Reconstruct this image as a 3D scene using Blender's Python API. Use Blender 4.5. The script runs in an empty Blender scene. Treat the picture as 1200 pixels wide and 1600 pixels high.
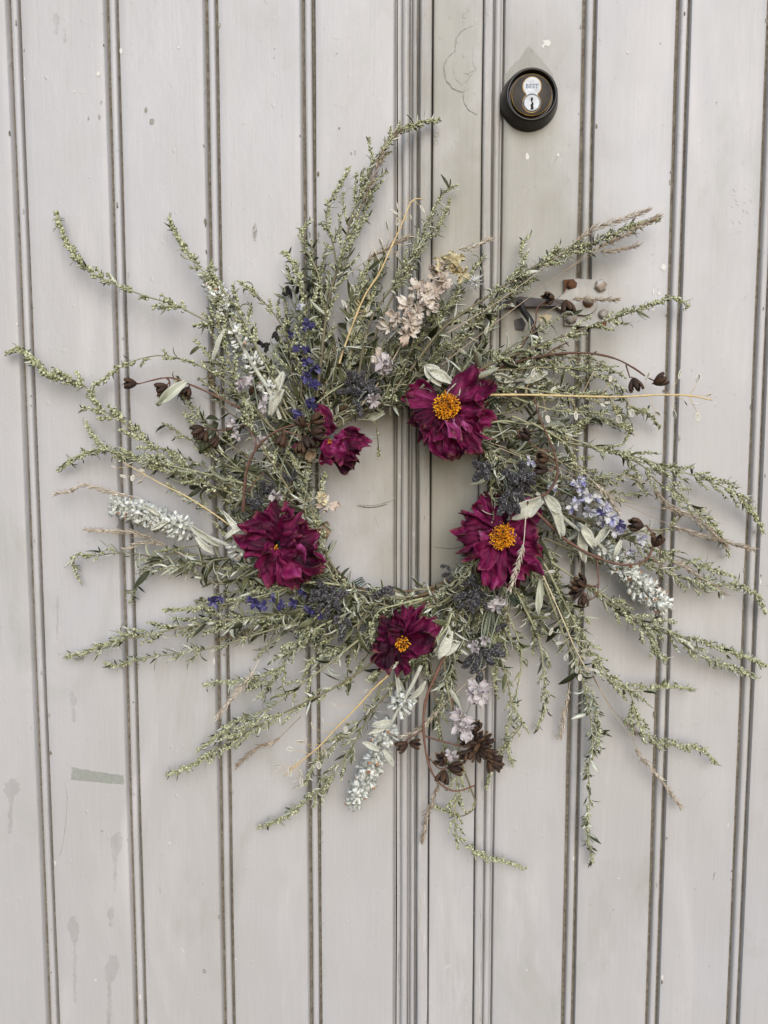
import bpy, math, random
import numpy as np
from mathutils import Vector, Matrix

R = math.radians
random.seed(7)
rng = np.random.default_rng(11)
scene = bpy.context.scene
C = scene.collection

# ------------------------------------------------------------------ camera
CAM = Vector((0.0, -0.85, 1.5))
PITCH = 4.9
F = 1200.0                                   # focal length in photo pixels (photo 1200 x 1600)
cd = bpy.data.cameras.new('camera')
cd.sensor_fit = 'VERTICAL'; cd.sensor_height = 36.0; cd.lens = 36.0 * F / 1600.0
cd.clip_start = 0.01; cd.clip_end = 200
cam = bpy.data.objects.new('camera', cd); C.objects.link(cam)
cam.location = CAM; cam.rotation_euler = (R(90 - PITCH), 0, 0)
scene.camera = cam

# ------------------------------------------------------------------ sky, sun, exposure
SUN_EL, SUN_AZ = 28.0, 10.0                  # in front of the door, a little to the right
w = bpy.data.worlds.new('World'); scene.world = w; w.use_nodes = True
nt = w.node_tree; nt.nodes.clear()
sky = nt.nodes.new('ShaderNodeTexSky'); sky.sky_type = 'NISHITA'; sky.sun_disc = False
sky.sun_elevation = R(SUN_EL); sky.sun_rotation = R(180 - SUN_AZ)
sky.dust_density = 1.0; sky.ozone_density = 1.6; sky.air_density = 1.0
bg = nt.nodes.new('ShaderNodeBackground'); bg.inputs[1].default_value = 0.12
wo = nt.nodes.new('ShaderNodeOutputWorld')
nt.links.new(sky.outputs[0], bg.inputs[0]); nt.links.new(bg.outputs[0], wo.inputs[0])
sl = bpy.data.lights.new('sun', 'SUN'); sl.energy = 1.5; sl.angle = R(48); sl.color = (1.0, 0.985, 0.97)
sun = bpy.data.objects.new('sun', sl); C.objects.link(sun)
sd = Vector((math.sin(R(SUN_AZ)) * math.cos(R(SUN_EL)), -math.cos(R(SUN_AZ)) * math.cos(R(SUN_EL)), math.sin(R(SUN_EL))))
sun.rotation_euler = sd.to_track_quat('Z', 'Y').to_euler(); sun.location = (0.6, -2, 3.5)
vs = scene.view_settings
vs.view_transform = 'Standard'; vs.look = 'None'; vs.exposure = 0.64; vs.gamma = 1.0; vs.use_curve_mapping = False

# ------------------------------------------------------------------ measuring helpers
_ph = R(90 - PITCH); _c, _s = math.cos(_ph), math.sin(_ph)
def at(px, py, depth=0.0):
    """point of the place that the photo shows at (px, py), `depth` metres in front of the door face (y = 0)"""
    x, y, z = (px - 600) / F, (800 - py) / F, -1.0
    d = Vector((x, y * _c - z * _s, y * _s + z * _c))
    t = (-depth - CAM.y) / d.y
    return CAM + d * t
def X(px): return at(px, 800).x
PX = (at(601, 800) - at(600, 800)).x         # about 0.7 mm

# ------------------------------------------------------------------ materials
def new_mat(name):
    m = bpy.data.materials.new(name); m.use_nodes = True
    n = m.node_tree; b = n.nodes['Principled BSDF']
    return m, n, b
def nd(n, t, **kw):
    x = n.nodes.new(t)
    for k, v in kw.items():
        if k in x.inputs.keys(): x.inputs[k].default_value = v
        else: setattr(x, k, v)
    return x
def mixc(n, fac, a, b, mode='MIX'):
    m = n.nodes.new('ShaderNodeMix'); m.data_type = 'RGBA'; m.blend_type = mode
    for sock, v in ((m.inputs[0], fac), (m.inputs[6], a), (m.inputs[7], b)):
        if hasattr(v, 'is_linked') or hasattr(v, 'links'): n.links.new(v, sock)
        elif isinstance(v, (int, float)): sock.default_value = v
        else: sock.default_value = (*v, 1) if len(v) == 3 else v
    return m.outputs[2]
def math_n(n, op, a, b=None, clamp=False):
    m = n.nodes.new('ShaderNodeMath'); m.operation = op; m.use_clamp = clamp
    for i, v in enumerate((a, b)):
        if v is None: continue
        if hasattr(v, 'links'): n.links.new(v, m.inputs[i])
        else: m.inputs[i].default_value = v
    return m.outputs[0]
def ramp(n, src, stops):
    r = n.nodes.new('ShaderNodeValToRGB'); n.links.new(src, r.inputs[0])
    e = r.color_ramp.elements
    while len(e) < len(stops): e.new(0.5)
    for el, (p, c) in zip(e, stops):
        el.position = p; el.color = (c, c, c, 1) if isinstance(c, (int, float)) else (*c, 1)
    return r.outputs[0]
def mapped(n, scale):
    tc = n.nodes.new('ShaderNodeTexCoord'); mp = n.nodes.new('ShaderNodeMapping')
    n.links.new(tc.outputs['Object'], mp.inputs[0]); mp.inputs['Scale'].default_value = scale
    return mp.outputs[0]
def noise(n, scale, vec_scale=(1, 1, 1), detail=4, rough=0.55, dist=0.0):
    t = nd(n, 'ShaderNodeTexNoise', Scale=scale, Detail=detail, Roughness=rough, Distortion=dist)
    n.links.new(mapped(n, vec_scale), t.inputs['Vector'])
    return t.outputs[0]
def bump(n, b, h, strength, dist, prev=None):
    k = nd(n, 'ShaderNodeBump', Strength=strength, Distance=dist); n.links.new(h, k.inputs['Height'])
    if prev is not None: n.links.new(prev, k.inputs['Normal'])
    n.links.new(k.outputs[0], b.inputs['Normal'])
    return k.outputs[0]

def stain_shade_mask(n, centre, rad, soft, nz):
    """soft spot for grime and painted-in shade: distance from a spot on the door, broken up by noise"""
    tc = n.nodes.new('ShaderNodeTexCoord')
    vm = n.nodes.new('ShaderNodeVectorMath'); vm.operation = 'SUBTRACT'
    n.links.new(tc.outputs['Object'], vm.inputs[0]); vm.inputs[1].default_value = centre
    v2 = n.nodes.new('ShaderNodeVectorMath'); v2.operation = 'DIVIDE'
    n.links.new(vm.outputs[0], v2.inputs[0]); v2.inputs[1].default_value = rad
    ln = n.nodes.new('ShaderNodeVectorMath'); ln.operation = 'LENGTH'; n.links.new(v2.outputs[0], ln.inputs[0])
    d = math_n(n, 'ADD', ln.outputs['Value'], math_n(n, 'MULTIPLY', math_n(n, 'SUBTRACT', nz, 0.5), 1.3))
    return ramp(n, d, [(1 - soft, 1.0), (1.0, 0.0)]) if soft < 1 else ramp(n, d, [(0.30, 1.0), (1.05, 0.0)])

def door_paint(name, worn=0.0, tint=(0.460, 0.443, 0.440), grime=1.0):  # grime also scales the wreath shade painted into the centre boards
    m, n, b = new_mat(name)
    big = noise(n, 5.0, (1, 1, 0.55), 5, 0.6)
    col = mixc(n, ramp(n, big, [(0.32, 0.0), (0.68, 1.0)]), tint, tuple(c * k for c, k in zip(tint, (0.93, 0.95, 0.985))))
    lg = noise(n, 2.6, (1, 1, .8), 3, .55, .4)
    col = mixc(n, ramp(n, lg, [(0.36, 0.0), (0.66, 0.9)]), col, tuple(c * k for c, k in zip(tint, (0.90, 0.895, 0.87))))
    sm = noise(n, 8.5, (1.6, 1, .35), 4, .6, .8)
    col = mixc(n, ramp(n, sm, [(0.55, 0.0), (0.72, 0.8)]), col, tuple(c * k for c, k in zip(tint, (1.09, 1.085, 1.08))))
    sg = noise(n, 6.0, (1.3, 1, .5), 5, .65, 1.2)
    col = mixc(n, ramp(n, sg, [(0.56, 0.0), (0.70, 0.6)]), col, (0.335, 0.325, 0.285))
    mid = noise(n, 26, (1, 1, 0.35), 4, 0.65)
    col = mixc(n, ramp(n, mid, [(0.4, 0.0), (0.75, 0.55)]), col, tuple(c * k for c, k in zip(tint, (0.87, 0.88, 0.86))))
    # handled area round the lock, the latch and the meeting edges: greenish brown grime, plus the wreath's shade painted inside its ring
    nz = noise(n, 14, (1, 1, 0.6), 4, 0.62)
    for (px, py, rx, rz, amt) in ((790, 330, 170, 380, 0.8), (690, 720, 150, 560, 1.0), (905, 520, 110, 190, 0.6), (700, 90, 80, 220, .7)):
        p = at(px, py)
        k = stain_shade_mask(n, p, (rx * PX, 0.3, rz * PX), 1.0, nz)
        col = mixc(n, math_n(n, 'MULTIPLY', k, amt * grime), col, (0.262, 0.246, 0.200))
    # vertical brush streaks
    st = noise(n, 1.0, (620, 300, 9), 3, 0.6)
    col = mixc(n, 0.11, col, mixc(n, ramp(n, st, [(0.3, 0.0), (0.7, 1.0)]), (0.18, 0.17, 0.155), (0.72, 0.70, 0.68)), 'SOFT_LIGHT')
    # flecks of dirt and of older, paler paint
    sp = noise(n, 190, (1, 1, 0.8), 2, 0.4)
    lim = noise(n, 9, (1, 1, .6), 3, .6)
    k = math_n(n, 'MULTIPLY', ramp(n, sp, [(0.735, 0.0), (0.76, 1.0)]), ramp(n, lim, [(0.5, 0.0), (0.62, 1.0)]))
    col = mixc(n, math_n(n, 'MULTIPLY', k, 0.75), col, (0.16, 0.145, 0.115))
    sp2 = noise(n, 140, (1.0, 1, 0.5), 3, 0.5)
    k2 = math_n(n, 'MULTIPLY', ramp(n, sp2, [(0.72, 0.0), (0.74, 1.0)]), ramp(n, lim, [(0.38, 1.0), (0.5, 0.0)]))
    col = mixc(n, math_n(n, 'MULTIPLY', k2, 0.5), col, (0.66, 0.65, 0.61))
    if worn > 0:
        wn = noise(n, 60, (1.6, 1, 0.16), 7, 0.7, 0.6)
        col = mixc(n, ramp(n, wn, [(0.60 - 0.1 * worn, 0.0), (0.68, 0.85 * worn)]), col, (0.36, 0.30, 0.235))
        wn2 = noise(n, 75, (2.0, 1, 0.13), 7, 0.75, 0.8)
        col = mixc(n, ramp(n, wn2, [(0.62, 0.0), (0.66, worn)]), col, (0.075, 0.06, 0.045))
        wn3 = noise(n, 48, (2.2, 1, 0.12), 7, 0.72, 0.4)
        col = mixc(n, ramp(n, wn3, [(0.60, 0.0), (0.645, 0.8 * worn)]), col, (0.60, 0.60, 0.57))
    n.links.new(col, b.inputs['Base Color'])
    rg = noise(n, 12, (1, 1, .5), 5, .6)
    n.links.new(ramp(n, rg, [(0.3, 0.40), (0.7, 0.60)]), b.inputs['Roughness'])
    b.inputs['Specular IOR Level'].default_value = 0.5
    nn = bump(n, b, noise(n, 1.0, (520, 400, 14), 3, 0.6), 0.22, 0.0006)
    nn = bump(n, b, noise(n, 38, (1, 1, 0.5), 4, 0.6), 0.45, 0.0022, nn)
    lump = noise(n, 150, (1, 1, 0.7), 2, 0.4)
    nn = bump(n, b, ramp(n, lump, [(0.66, 0.0), (0.78, 1.0)]), 0.5, 0.0006, nn)
    if worn > 0: bump(n, b, noise(n, 80, (1.6, 1, 0.15), 7, 0.7, .6), 0.8 * worn, 0.002, nn)
    return m
def var_mat(name, stops, rough=0.7, spec=0.25, grain=0.0, gscale=(600, 600, 600), sheen=0.0, trans=0.0, bumpd=0.0):
    """colour from the per-piece value 'var' through a ramp, with a little grain"""
    m, n, b = new_mat(name)
    a = n.nodes.new('ShaderNodeAttribute'); a.attribute_name = 'var'
    col = ramp(n, a.outputs['Fac'], stops)
    if grain > 0:
        g = noise(n, 1.0, gscale, 4, 0.6)
        col = mixc(n, grain, col, mixc(n, ramp(n, g, [(0.3, 0.0), (0.7, 1.0)]), (0.1, 0.1, 0.1), (0.9, 0.9, 0.9)), 'OVERLAY')
        if bumpd: bump(n, b, g, 0.6, bumpd)
    n.links.new(col, b.inputs['Base Color'])
    b.inputs['Roughness'].default_value = rough; b.inputs['Specular IOR Level'].default_value = spec
    if sheen: b.inputs['Sheen Weight'].default_value = sheen
    if trans:
        tr = n.nodes.new('ShaderNodeBsdfTranslucent'); n.links.new(col, tr.inputs[0])
        mx = n.nodes.new('ShaderNodeMixShader'); mx.inputs[0].default_value = trans
        n.links.new(b.outputs[0], mx.inputs[1]); n.links.new(tr.outputs[0], mx.inputs[2])
        n.links.new(mx.outputs[0], n.nodes['Material Output'].inputs['Surface'])
    return m
def veined(name, stops, rough, amt, bumpd, spec=0.3, trans=0.2, kx=7.0, ku=0.9, edge=None):
    """dried petal or leaf: fine lengthwise veins and cross crinkles that follow the piece itself"""
    m, n, b = new_mat(name)
    a = n.nodes.new('ShaderNodeAttribute'); a.attribute_name = 'var'
    l = n.nodes.new('ShaderNodeAttribute'); l.attribute_name = 'lay'
    def nz(sc, det, ro):
        mp = n.nodes.new('ShaderNodeMapping'); n.links.new(l.outputs['Vector'], mp.inputs[0]); mp.inputs['Scale'].default_value = sc
        t = nd(n, 'ShaderNodeTexNoise', Scale=1.0, Detail=det, Roughness=ro, Distortion=0.3); n.links.new(mp.outputs[0], t.inputs['Vector']); return t.outputs[0]
    v = nz((kx, ku, 1.0), 4, 0.65); c = nz((kx * .45, ku * 6, 1.3), 4, 0.6)
    f = math_n(n, 'ADD', a.outputs['Fac'], math_n(n, 'MULTIPLY', math_n(n, 'SUBTRACT', v, 0.5), amt))
    f = math_n(n, 'ADD', f, math_n(n, 'MULTIPLY', math_n(n, 'SUBTRACT', c, 0.5), amt * .7), True)
    col = ramp(n, f, stops)
    if edge:
        sep = n.nodes.new('ShaderNodeSeparateXYZ'); n.links.new(l.outputs['Vector'], sep.inputs[0])
        e = math_n(n, 'MULTIPLY', ramp(n, math_n(n, 'ADD', sep.outputs[1], math_n(n, 'MULTIPLY', math_n(n, 'SUBTRACT', c, .5), .5)), [(0.92, 0.0), (1.0, 1.0)]), 0.5)
        col = mixc(n, e, col, edge)
    n.links.new(col, b.inputs['Base Color']); b.inputs['Roughness'].default_value = rough; b.inputs['Specular IOR Level'].default_value = spec
    nn = bump(n, b, v, 1.0, bumpd); bump(n, b, c, 1.0, bumpd * .9, nn)
    tr = n.nodes.new('ShaderNodeBsdfTranslucent'); n.links.new(col, tr.inputs[0]); mx = n.nodes.new('ShaderNodeMixShader'); mx.inputs[0].default_value = trans
    n.links.new(b.outputs[0], mx.inputs[1]); n.links.new(tr.outputs[0], mx.inputs[2]); n.links.new(mx.outputs[0], n.nodes['Material Output'].inputs['Surface'])
    return m
def plain(name, col, rough=0.6, metal=0.0, spec=0.4, nz=None, bumpd=0.0):
    m, n, b = new_mat(name)
    if nz:
        sc, amt, col2 = nz
        t = noise(n, sc, (1, 1, 1), 5, 0.65)
        c = mixc(n, ramp(n, t, [(0.5 - amt, 0.0), (0.5 + amt, 1.0)]), col, col2)
        n.links.new(c, b.inputs['Base Color'])
        if bumpd: bump(n, b, t, 0.7, bumpd)
    else: b.inputs['Base Color'].default_value = (*col, 1)
    b.inputs['Roughness'].default_value = rough; b.inputs['Metallic'].default_value = metal
    b.inputs['Specular IOR Level'].default_value = spec
    return m
def patch_mat(name, col, cover, rough=0.5):
    m, n, b = new_mat(name)
    b.inputs['Base Color'].default_value = (*col, 1); b.inputs['Roughness'].default_value = rough
    t = noise(n, 60, (1, 1, .4), 5, .6)
    n.links.new(ramp(n, t, [(0.3, cover * 0.35), (0.7, min(1, cover * 1.4))]), b.inputs['Alpha'])
    bump(n, b, noise(n, 90, (1, 1, .5), 5, .6), 0.4, 0.001)
    return m
M = {}
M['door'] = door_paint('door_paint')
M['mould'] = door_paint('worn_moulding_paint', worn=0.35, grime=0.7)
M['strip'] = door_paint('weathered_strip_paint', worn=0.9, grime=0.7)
M['grime'] = plain('packed_grime', (0.115, 0.095, 0.068), 0.95, 0, .1, (240, .15, (0.24, 0.215, 0.17)), .002)
M['back'] = plain('dark_timber', (0.03, 0.025, 0.02), 0.9)
M['leaf_top'] = veined('leaf_green_face', [(0, (0.022, 0.025, 0.010)), (0.5, (0.060, 0.066, 0.027)), (1, (0.17, 0.175, 0.085))], 0.48, 0.35, 0.0005, trans=0.12, kx=2.2, ku=.8)
M['leaf_under'] = veined('leaf_silver_face', [(0, (0.27, 0.275, 0.19)), (0.5, (0.46, 0.475, 0.37)), (1, (0.72, 0.735, 0.64))], 0.6, 0.35, 0.0005, trans=0.12, kx=2.2, ku=.8)
M['bud'] = var_mat('mugwort_bud', [(0, (0.10, 0.106, 0.042)), (0.45, (0.32, 0.33, 0.185)), (1, (0.60, 0.61, 0.42))], 0.85, 0.15, 0.4, (1500, 1500, 1500))
M['bud_brown'] = var_mat('browned_bud', [(0, (0.085, 0.065, 0.035)), (0.5, (0.20, 0.16, 0.095)), (1, (0.40, 0.35, 0.23))], 0.85, 0.15, 0.4, (1500, 1500, 1500))
M['stem'] = var_mat('mugwort_stem', [(0, (0.11, 0.085, 0.055)), (0.4, (0.19, 0.17, 0.10)), (1, (0.36, 0.36, 0.22))], 0.65, 0.3, 0.3, (300, 300, 60))
M['vine'] = var_mat('vine_bark', [(0, (0.075, 0.045, 0.026)), (1, (0.24, 0.16, 0.09))], 0.75, 0.25, 0.6, (500, 500, 160), bumpd=0.0008)
M['twig'] = var_mat('red_brown_twig', [(0, (0.075, 0.035, 0.024)), (1, (0.19, 0.10, 0.07))], 0.6, 0.3, 0.4, (500, 500, 200), bumpd=0.0004)
M['straw'] = var_mat('golden_straw', [(0, (0.46, 0.31, 0.11)), (1, (0.62, 0.48, 0.25))], 0.45, 0.4, 0.2, (700, 700, 90))
M['straw_pale'] = var_mat('pale_straw', [(0, (0.45, 0.37, 0.22)), (1, (0.62, 0.54, 0.36))], 0.5, 0.4, 0.2, (700, 700, 90))
M['disc'] = var_mat('papery_pod_disc', [(0, (0.50, 0.47, 0.38)), (1, (0.72, 0.71, 0.66))], 0.5, 0.3, 0.15, trans=0.35)
M['disc_rim'] = var_mat('pod_disc_rim', [(0, (0.60, 0.52, 0.36)), (1, (0.80, 0.77, 0.68))], 0.5, 0.3)
M['grass'] = var_mat('dry_grass', [(0, (0.20, 0.145, 0.095)), (0.5, (0.36, 0.29, 0.21)), (1, (0.60, 0.53, 0.43))], 0.7, 0.25, 0.2)
M['petal'] = veined('burgundy_petal', [(0, (0.022, 0.001, 0.009)), (0.35, (0.105, 0.003, 0.036)), (0.65, (0.24, 0.011, 0.085)), (0.85, (0.34, 0.050, 0.18)), (1, (0.48, 0.17, 0.33))], 0.5, 0.65, 0.0022, trans=0.22, edge=(0.30, 0.13, 0.09))
M['anther'] = var_mat('orange_florets', [(0, (0.34, 0.10, 0.004)), (0.5, (0.68, 0.27, 0.008)), (1, (0.85, 0.47, 0.03))], 0.6, 0.25)
M['disc_core'] = plain('flower_core', (0.09, 0.035, 0.012), 0.8)
M['wool'] = var_mat('woolly_grey', [(0, (0.36, 0.375, 0.32)), (0.5, (0.60, 0.615, 0.56)), (1, (0.82, 0.83, 0.79))], 0.95, 0.1, 0.25, (900, 900, 900), sheen=0.3)
M['wool_leaf'] = var_mat('woolly_leaf', [(0, (0.34, 0.335, 0.265)), (1, (0.60, 0.60, 0.52))], 0.95, 0.1, 0.35, (700, 700, 700), sheen=0.3, bumpd=0.0006)
M['rust_bit'] = var_mat('dry_floret', [(0, (0.19, 0.085, 0.042)), (1, (0.38, 0.23, 0.14))], 0.8, 0.2)
M['indigo'] = veined('indigo_petal', [(0, (0.018, 0.015, 0.060)), (0.6, (0.065, 0.058, 0.20)), (1, (0.20, 0.19, 0.36))], 0.6, 0.6, 0.0008, trans=0.22, kx=3.0, ku=.8)
M['violet'] = veined('pale_violet_petal', [(0, (0.11, 0.10, 0.32)), (0.25, (0.34, 0.34, 0.56)), (0.45, (0.62, 0.61, 0.66)), (1, (0.74, 0.73, 0.70))], 0.6, 0.6, 0.0008, trans=0.22, kx=3.0, ku=.8)
M['blush'] = veined('blush_petal', [(0, (0.45, 0.32, 0.24)), (0.4, (0.66, 0.54, 0.45)), (1, (0.80, 0.74, 0.66))], 0.6, 0.6, 0.0008, trans=0.22, kx=3.0, ku=.8)
M['cream'] = veined('cream_petal', [(0, (0.58, 0.47, 0.25)), (1, (0.76, 0.69, 0.47))], 0.6, 0.6, 0.0008, trans=0.22, kx=3.0, ku=.8)
M['mauve'] = veined('faded_mauve_petal', [(0, (0.36, 0.30, 0.32)), (1, (0.70, 0.65, 0.64))], 0.6, 0.6, 0.0008, trans=0.22, kx=3.0, ku=.8)
M['herb'] = var_mat('grey_violet_seed', [(0, (0.028, 0.025, 0.026)), (0.5, (0.075, 0.07, 0.074)), (1, (0.19, 0.185, 0.195))], 0.85, 0.15, 0.3, (1500, 1500, 1500))
M['herb_dark'] = var_mat('black_seed', [(0, (0.010, 0.010, 0.009)), (1, (0.06, 0.058, 0.052))], 0.85, 0.15)
M['herb_stem'] = var_mat('grey_green_stem', [(0, (0.13, 0.15, 0.10)), (1, (0.34, 0.37, 0.28))], 0.7, 0.2)
M['pod'] = veined('pod_husk', [(0, (0.010, 0.008, 0.008)), (0.5, (0.048, 0.026, 0.017)), (0.8, (0.105, 0.055, 0.027)), (1, (0.17, 0.10, 0.05))], 0.55, 0.9, 0.0009, trans=0.03, kx=4.0, ku=1.2)
M['pod_rim'] = var_mat('pod_split_edge', [(0, (0.12, 0.065, 0.03)), (1, (0.30, 0.19, 0.10))], 0.7, 0.2)
M['pod_in'] = var_mat('pod_black_inside', [(0, (0.012, 0.008, 0.007)), (1, (0.05, 0.035, 0.032))], 0.4, 0.4)
M['calyx'] = var_mat('pod_calyx', [(0, (0.085, 0.045, 0.03)), (1, (0.19, 0.11, 0.075))], 0.7, 0.25, 0.3)
M['brown_leaf'] = var_mat('dead_brown_leaf', [(0, (0.15, 0.095, 0.055)), (1, (0.38, 0.30, 0.21))], 0.7, 0.25, 0.4)
M['wire'] = plain('green_wire', (0.02, 0.06, 0.04), 0.4)
M['bronze'] = plain('black_bronze', (0.010, 0.009, 0.009), 0.36, 0.4, 0.5, (90, 0.2, (0.026, 0.02, 0.016)), .0004)
M['bronze_face'] = plain('brushed_bronze_face', (0.014, 0.012, 0.011), 0.5, 0.3, 0.35, (90, 0.2, (0.035, 0.025, 0.015)))
M['brass'] = plain('worn_brass_edge', (0.20, 0.125, 0.035), 0.42, 0.9, 0.5, (70, 0.12, (0.04, 0.03, 0.02)))
M['steel'] = plain('dull_steel', (0.33, 0.345, 0.36), 0.45, 0.45, 0.5, (130, 0.22, (0.21, 0.215, 0.22)))
M['engrave'] = plain('engraved_letters', (0.13, 0.16, 0.22), 0.6)
M['black'] = plain('keyway_black', (0.004, 0.004, 0.004), 0.8)
M['painted_iron'] = plain('painted_iron', (0.42, 0.40, 0.37), 0.55, 0, 0.4, (120, 0.10, (0.25, 0.19, 0.14)), 0.0012)
M['rust'] = plain('rusty_iron', (0.085, 0.04, 0.024), 0.85, 0, 0.25, (160, 0.2, (0.19, 0.085, 0.04)), 0.001)
M['dark_iron'] = plain('dark_iron', (0.022, 0.022, 0.026), 0.45, 0.5, 0.5, (90, 0.2, (0.045, 0.035, 0.032)))
M['tape'] = patch_mat('grey_green_patch', (0.34, 0.36, 0.315), 0.62)
M['drip'] = patch_mat('old_drip', (0.33, 0.31, 0.295), 0.15, 0.4)
M['smudge'] = patch_mat('olive_smudge', (0.31, 0.30, 0.235), 0.32, 0.45)
M['chip_pale'] = plain('paint_chip_pale', (0.62, 0.60, 0.55), 0.7)
M['chip_dark'] = plain('paint_chip_dark', (0.20, 0.185, 0.15), 0.8, 0, .3, (300, .1, (.40, .385, .36)))
M['chip_cream'] = plain('paint_chip_cream', (0.62, 0.52, 0.33), 0.7)

# ------------------------------------------------------------------ mesh helpers
class MB:
    """collects vertices, faces, a material slot per face and a value 'var' per vertex; build() links ONE mesh object"""
    def __init__(s): s.v = []; s.f = []; s.m = []; s.a = []; s.c = []; s.blocks = []
    def add(s, verts, faces, mat=0, var=0.5, crd=None):
        o = len(s.v); s.v.extend([tuple(p) for p in verts])
        s.f.extend([tuple(i + o for i in f) for f in faces])
        s.m.extend([mat] * len(faces) if isinstance(mat, int) else mat)
        s.a.extend([var] * len(verts) if isinstance(var, (int, float)) else var)
        s.c.extend(crd if crd is not None else [(0, 0, 0)] * len(verts))
    def blobs(s, cen, axis, rad, elong, var, mat=0, tpl=None):
        s.blocks.append((np.array(cen), np.array(axis), np.array(rad), np.array(elong), np.array(var), mat, tpl or ICO))
    def mesh(s, name, mats, smooth=True):
        V = [np.array(s.v, float).reshape(-1, 3)]; K = [np.array(s.c, float).reshape(-1, 3)]; A = [np.array(s.a, float)]
        L = [np.array([i for f in s.f for i in f], np.int64)]; T = [np.array([len(f) for f in s.f], np.int64)]
        MI = [np.array(s.m, np.int64)]
        off = len(s.v)
        for cen, ax, rad, el, var, mat, (tv, tf) in s.blocks:
            k = len(cen)
            if not k: continue
            ax = ax / (np.linalg.norm(ax, axis=1, keepdims=True) + 1e-9)
            d = tv @ ax.T
            P = tv[:, None, :] + ax[None] * (d * (el[None] - 1))[..., None]
            P = cen[None] + P * rad[None, :, None]
            V.append(P.transpose(1, 0, 2).reshape(-1, 3)); A.append(np.repeat(var, len(tv))); K.append(np.zeros((k * len(tv), 3)))
            fi = (tf[None] + (np.arange(k) * len(tv))[:, None, None] + off).reshape(-1)
            L.append(fi); T.append(np.full(k * len(tf), 3)); MI.append(np.full(k * len(tf), mat)); off += k * len(tv)
        V, A, L, T, MI, K = map(np.concatenate, (V, A, L, T, MI, K))
        me = bpy.data.meshes.new(name)
        me.vertices.add(len(V)); me.vertices.foreach_set('co', V.ravel())
        me.loops.add(len(L)); me.loops.foreach_set('vertex_index', L.astype(np.int32))
        me.polygons.add(len(T)); st = np.concatenate([[0], np.cumsum(T)[:-1]]) if len(T) else T
        me.polygons.foreach_set('loop_start', st.astype(np.int32)); me.polygons.foreach_set('loop_total', T.astype(np.int32))
        me.polygons.foreach_set('material_index', MI.astype(np.int32))
        me.polygons.foreach_set('use_smooth', np.full(len(T), smooth))
        at_ = me.attributes.new('var', 'FLOAT', 'POINT'); at_.data.foreach_set('value', A.astype(np.float32))
        if np.any(K): me.attributes.new('lay', 'FLOAT_VECTOR', 'POINT').data.foreach_set('vector', K.astype(np.float32).ravel())
        for m in (mats if isinstance(mats, (list, tuple)) else [mats]): me.materials.append(m)
        me.update(calc_edges=True); me.validate()
        return me
    def build(s, name, mats, parent=None, smooth=True, kind=None):
        return obj(name, s.mesh(name, mats, smooth), parent, kind)
def obj(name, me, parent=None, kind=None):
    o = bpy.data.objects.new(name, me); C.objects.link(o)
    if parent is not None: o.parent = parent
    if kind: o['kind'] = kind
    return o
def empty(name, parent=None, label=None):
    o = obj(name, None, parent); o.empty_display_size = 0.02
    if label: o['label'] = label
    return o
def tag(o, label, cat): o['label'] = label; o['category'] = cat
_t = (1 + 5 ** .5) / 2
_iv = np.array([(-1, _t, 0), (1, _t, 0), (-1, -_t, 0), (1, -_t, 0), (0, -1, _t), (0, 1, _t), (0, -1, -_t), (0, 1, -_t), (_t, 0, -1), (_t, 0, 1), (-_t, 0, -1), (-_t, 0, 1)]) / math.sqrt(1 + _t * _t)
_if = np.array([(0, 11, 5), (0, 5, 1), (0, 1, 7), (0, 7, 10), (0, 10, 11), (1, 5, 9), (5, 11, 4), (11, 10, 2), (10, 7, 6), (7, 1, 8), (3, 9, 4), (3, 4, 2), (3, 2, 6), (3, 6, 8), (3, 8, 9), (4, 9, 5), (2, 4, 11), (6, 2, 10), (8, 6, 7), (9, 8, 1)])
ICO = (_iv, _if)
_ov = np.array([(1, 0, 0), (-1, 0, 0), (0, 1, 0), (0, -1, 0), (0, 0, 1), (0, 0, -1)], float)
_of = np.array([(0, 2, 4), (2, 1, 4), (1, 3, 4), (3, 0, 4), (2, 0, 5), (1, 2, 5), (3, 1, 5), (0, 3, 5)])
OCT = (_ov, _of)

def unit(v): return v / (np.linalg.norm(v) + 1e-12)
def rnd(a, b): return random.uniform(a, b)
def jit(k): return np.array([rnd(-k, k) for _ in range(3)])
def perp(t, hint=(0.13, -1, 0.2)):
    u = np.cross(t, np.array(hint, float))
    if np.linalg.norm(u) < 1e-5: u = np.cross(t, (1, 0, 0))
    u = unit(u); return u, unit(np.cross(u, t))
def smooth_path(pts, step=0.003):
    """Catmull-Rom through world points, resampled evenly"""
    P = [np.array(p, float) for p in pts]
    if len(P) == 2: P = [P[0], (P[0] + P[1]) / 2, P[1]]
    P = [2 * P[0] - P[1]] + P + [2 * P[-1] - P[-2]]
    out = []
    for i in range(1, len(P) - 2):
        for k in range(12):
            t = k / 12
            a, b, c, d = P[i - 1], P[i], P[i + 1], P[i + 2]
            out.append(0.5 * (2 * b + (c - a) * t + (2 * a - 5 * b + 4 * c - d) * t * t + (3 * b - a - 3 * c + d) * t ** 3))
    out.append(P[-2]); out = np.array(out)
    seg = np.linalg.norm(np.diff(out, axis=0), axis=1); s = np.concatenate([[0], np.cumsum(seg)])
    n = max(3, int(s[-1] / step) + 1); q = np.linspace(0, s[-1], n)
    return np.stack([np.interp(q, s, out[:, i]) for i in range(3)], 1), s[-1]
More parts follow.
